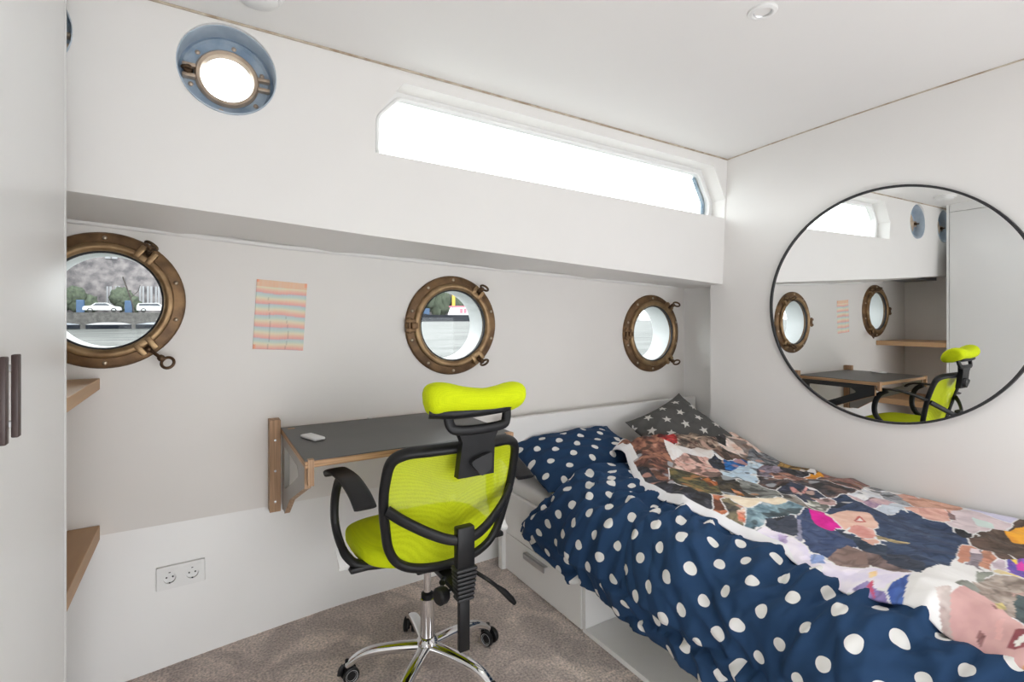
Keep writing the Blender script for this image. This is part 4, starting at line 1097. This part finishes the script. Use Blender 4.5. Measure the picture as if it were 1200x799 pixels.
# facade with its pale windows and doors
t = thing('quay_building', 'dark sooty brick building behind the parked cars, seen through the left porthole', 'building', (0, 0, 0))
obj('wall', box(-70, 16, 112, 124, QZ, 24.0), X['brick'], t)
for x0, x1, z0, z1, mm in ((-14.1, -12.4, 11.4, 13.2, 'winp'), (-10.9, -9.6, 11.5, 13.6, 'winp'), (-7.2, -5.6, 11.5, 13.4, 'winp'), (-18.6, -17.0, 11.4, 13.2, 'winp'),
                           (-13.9, -13.2, 3.3, 6.6, 'winp'), (-12.7, -12.0, 3.3, 6.7, 'winp'), (-9.3, -8.6, 3.3, 6.8, 'winp'), (-8.2, -7.4, 3.3, 6.8, 'winp'), (-7.0, -6.3, 3.3, 6.8, 'winp')):
    f = obj('window', box(x0, x1, 111.8, 112.1, z0, z1), X[mm], t)
    obj('sash', box((x0 + x1) / 2 - .07, (x0 + x1) / 2 + .07, 111.7, 111.85, z0, z1), X['brick'], f)
for x0 in (-16.7, -10.6):
    o = obj('recycling_bin', box(x0, x0 + .95, 104, 105, QZ, 4.0, .1), X['bluepaint'], None)
    tag(o, 'blue bin on the quay %s' % ('at the left of the parked cars' if x0 < -12 else 'between the parked cars'), 'bin')
def blob(name, label, x, y, z0, w, h, seed, parentcat='shrub', n=5):
    bm = bmesh.new(); rnd = random.Random(seed)
    for k in range(n):
        b2 = bmesh.new(); bmesh.ops.create_icosphere(b2, subdivisions=3, radius=1)
        cx, cz = rnd.uniform(-.5, .5) * w, rnd.uniform(.3, .75) * h
        for v in b2.verts:
            d = 1 + .35 * noise.noise(v.co * 2.5 + Vector((seed, k, 0))) + .2 * noise.noise(v.co * 7)
            v.co = Vector((cx + v.co.x * d * w * .36, rnd.uniform(-.02, .02) + v.co.y * d * w * .3, max(0, cz + v.co.z * d * h * .4)))
        merge(bm, b2)
    t = thing(name, label, parentcat, (x, y, z0))
    obj('foliage', bm, X['leaf'], t, 180)
    obj('stem', tube([(0, 0, 0), (.05 * w, 0, h * .3), (0, 0, h * .6)], .05 * h ** .5), X['bark'], t, 60)
blob('bush', 'bush on the quay left of the parked saloon car', -17.3, 108, QZ, 3.6, 3.9, 3)
blob('bush', 'bush on the quay between the two parked white cars', -11.6, 108, QZ, 3.6, 3.9, 5)
blob('tree', 'leafy tree at the left end of the quay', -25.0, 108, QZ, 6, 13, 8, 'tree', 8)
tr = thing('bare_tree', 'thin leaning bare tree on the quay', 'tree', (-9.0, 100, QZ))
obj('trunk', tube([(0, 0, 0), (-.25, 0, 1.6), (-.75, 0, 3.4), (-1.4, 0, 5.6)], .10), X['bark'], tr, 60)
obj('branch', tube([(-.45, 0, 2.4), (.5, 0, 3.4), (.8, 0, 4.4)], .05), X['bark'], tr, 60)
def car(loc, label, kind):
    t = thing('car', label, 'car', loc, group='cars parked on the quay')
    prof = [(-2.2, .35), (-2.2, .75), (-2.05, .92), (-1.3, .98), (-.75, 1.40), (.55, 1.43), (1.25, .98), (2.05, .85), (2.2, .65), (2.2, .35)] if kind == 0 else \
           [(-2.2, .35), (-2.2, .95), (-2.0, 1.42), (.45, 1.50), (1.15, 1.02), (2.0, .90), (2.2, .65), (2.2, .35)]
    b = plate(prof, [], lambda u, v: (u, -.82 + .1 * max(0, v - .9), v), lambda u, v: (u, .82 - .1 * max(0, v - .9), v))
    obj('body', b, X['carw'], t, 30)
    gl = [(-1.1, 1.0), (-.68, 1.33), (.5, 1.36), (1.02, 1.0)] if kind == 0 else [(-1.95, 1.0), (-1.85, 1.36), (.42, 1.42), (.9, 1.03)]
    obj('side_window', plate(gl, [], lambda u, v: (u, -.835 + .1 * max(0, v - .9), v), lambda u, v: (u, -.80, v)), X['carg'], t)
    for x in (-1.35, 1.4):
        obj('wheel', lathe([(0, .80), (.2, .82), (.32, .86), (.34, .80), (.34, .66), (0, .66)], 24, Matrix.Translation((x, 0, .34)) @ Matrix.Rotation(PI / 2, 4, 'X')), X['tyre'], t, 40)
car((-12.45, 96.6, QZ), 'white saloon car parked on the quay, left of the pair', 0)
car((-6.1, 96.6, QZ), 'white estate car parked on the quay, right of the pair', 1)
def covered_boat(loc, label, L, m, rot=0):
    t = thing('covered_boat', label, 'boat', loc, (0, 0, rot), group='covered boats moored below the quay')
    bm = bmesh.new(); R = []
    for i in range(17):
        u = -1 + 2 * i / 16; w = max(.03, (1 - abs(u) ** 3)) * .95
        R.append([bm.verts.new((u * L / 2, w * a, z)) for a, z in ((-1, .62), (-.85, .05), (0, -.1), (.85, .05), (1, .62))])
    for a, b in zip(R, R[1:]):
        for k in range(4): bm.faces.new((a[k], b[k], b[k + 1], a[k + 1]))
        bm.faces.new((a[4], b[4], b[0], a[0]))
    bm.faces.new(R[0]); bm.faces.new(R[-1][::-1])
    obj('hull', bm, X['hullb'], t, 40)
    bm = bmesh.new(); R = []
    for i in range(17):
        u = -1 + 2 * i / 16; w = max(.03, (1 - abs(u) ** 3)) * .97; hh = .62 + .30 * max(0, 1 - abs(u) ** 2.5)
        R.append([bm.verts.new((u * L / 2, w * a, .60 + (hh - .60) * b)) for a, b in ((-1, 0), (-.7, .55), (0, 1), (.7, .55), (1, 0))])
    for a, b in zip(R, R[1:]):
        for k in range(4): bm.faces.new((a[k], b[k], b[k + 1], a[k + 1]))
    obj('cover', bm, m, t, 40)
covered_boat((-17.0, 92.5, -.40), 'dark covered boat moored below the quay at the left', 5.2, X['tarp'])
covered_boat((-11.2, 92.5, -.40), 'covered boat with pale top moored below the saloon car', 5.2, X['tarpw'])
covered_boat((-5.0, 92.5, -.40), 'long covered boat moored below the estate car', 6.2, X['tarp'], .04)
# far bank with trees and the pink cabin boat, beyond the middle and last portholes
struct('far_bank', box(20, 640, 236, 300, -.8, 1.0), X['stone'])
o = obj('harbour_shed', box(60, 180, 262, 275, 1.0, 26), X['brick']); tag(o, 'long dark shed on the far bank, seen through the middle porthole', 'building')
for k, (x, w, h) in enumerate(((84, 11, 15), (102, 11, 18), (120, 11, 17), (138, 11, 18))):
    blob('tree', ['dark green tree on the far bank, furthest left behind the cabin boat', 'dark green tree on the far bank behind the boat bow', 'broad green tree behind the pink cabin', 'dark green tree right of the pink cabin'][k], x, 245, 1.0, w, h, 20 + k, 'tree', 7)
t = thing('cabin_boat', 'dark hulled boat with pink and white cabin, seen through the middle porthole', 'boat', (90, 200, -.40))
bm = plate([(-13, .3), (-12.5, 3.4), (-9, 2.7), (15, 2.7), (15.5, 0), (-12, 0)], [], lambda u, v: (u, -2, v), lambda u, v: (u, 2, v))
obj('hull', bm, X['hullb'], t)
cb_ = obj('cabin', plate([(.4, 2.6), (1.6, 6.2), (11.0, 6.2), (12.4, 2.6)], [], lambda u, v: (u, -1.7, v), lambda u, v: (u, 1.7, v)), X['cream'], t)
for x in (4.6, 6.4, 8.2, 10.0): obj('window', box(x, x + 1.2, -1.8, -1.65, 3.5, 5.4), X['pink'], cb_)
obj('roof', box(1.0, 11.6, -1.9, 1.9, 6.1, 6.6), X['pink'], cb_)
obj('mast', box(1.9, 3.0, -.2, .6, 6.5, 12.2), X['yellow'], t)
obj('bow_cargo', box(-12, -9.0, -1.2, 1.2, 2.7, 5.4, .1), X['bluepaint'], t)
o = obj('moored_barge', plate([(-10, .0), (-11, 3.2), (-4, 2.0), (9, 2.0), (10, 0)], [], lambda u, v: (u, -2, v), lambda u, v: (u, 2, v)), X['cream'], None, None, (215, 205, -.40))
tag(o, 'pale barge far out on the water, seen through the last porthole', 'boat')
struct('far_bank_wall', box(150, 640, 235.6, 236, .9, 1.7), X['red'])
# deck fittings just outside the long window
t = thing('deck_rail', 'grey bent rail on deck outside the long window', 'railing', (1.36, 2.25, 1.60))
obj('rail', tube([(-.16, 0, .235), (-.10, 0, .262), (-.02, 0, .262), (.03, 0, .245), (.04, 0, .0)], .008), M['greyp'], t, 60)
o = obj('deck_rod', tube([(1.49, 2.25, 1.60), (1.49, 2.25, 1.885)], .004, k=2, up=(1, 0, 0)), M['greyp'], None, 60)
tag(o, 'thin upright rod on deck outside the long window', 'rod')
struct('side_deck', box(-1.0, 3.0, 2.00, 2.75, 1.56, 1.60), X['road'])

# ------------------------------------------------------------------ light
w = bpy.data.worlds.new('overcast sky'); bpy.context.scene.world = w; w.use_nodes = True
nt = w.node_tree; bg = nt.nodes['Background']
tc = nt.nodes.new('ShaderNodeTexCoord'); nn = nt.nodes.new('ShaderNodeTexNoise'); nn.inputs['Scale'].default_value = 2.2; nn.inputs['Detail'].default_value = 4
rr = nt.nodes.new('ShaderNodeValToRGB')
rr.color_ramp.elements[0].position = .3; rr.color_ramp.elements[0].color = (.86, .90, .94, 1)
rr.color_ramp.elements[1].position = .7; rr.color_ramp.elements[1].color = (1, 1, 1, 1)
nt.links.new(tc.outputs['Generated'], nn.inputs['Vector']); nt.links.new(nn.outputs[0], rr.inputs[0]); nt.links.new(rr.outputs[0], bg.inputs[0])
bg.inputs[1].default_value = SKY
def lamp(name, typ, loc, energy, **k):
    l = bpy.data.lights.new(name, typ); l.energy = energy
    for a, v in k.items(): setattr(l, a, v)
    o = bpy.data.objects.new(name, l); C.objects.link(o); o.location = loc; return o
lamp('downlight_bulb', 'SPOT', (1.445, .925, zceil(1.445, .925) - .012), 16, spot_size=1.95, spot_blend=1., shadow_soft_size=.05, color=(1, .95, .88))

# ------------------------------------------------------------------ camera
cam = bpy.data.cameras.new('camera'); co = bpy.data.objects.new('camera', cam); C.objects.link(co)
co.location = (0, 0, 1.22); co.rotation_euler = (PI / 2, 0, -math.radians(31.3))
cam.sensor_width = 36; cam.lens = 18; cam.shift_y = -27.5 / 1200; cam.clip_start = .02; cam.clip_end = 2000
sc = bpy.context.scene; sc.camera = co
sc.view_settings.view_transform = 'Standard'; sc.view_settings.look = 'None'
sc.view_settings.exposure = EXPO; sc.view_settings.gamma = 1; sc.view_settings.use_curve_mapping = False
sc.cycles.max_bounces = 10; sc.cycles.diffuse_bounces = 6; sc.cycles.transparent_max_bounces = 16
bpy.context.view_layer.update()
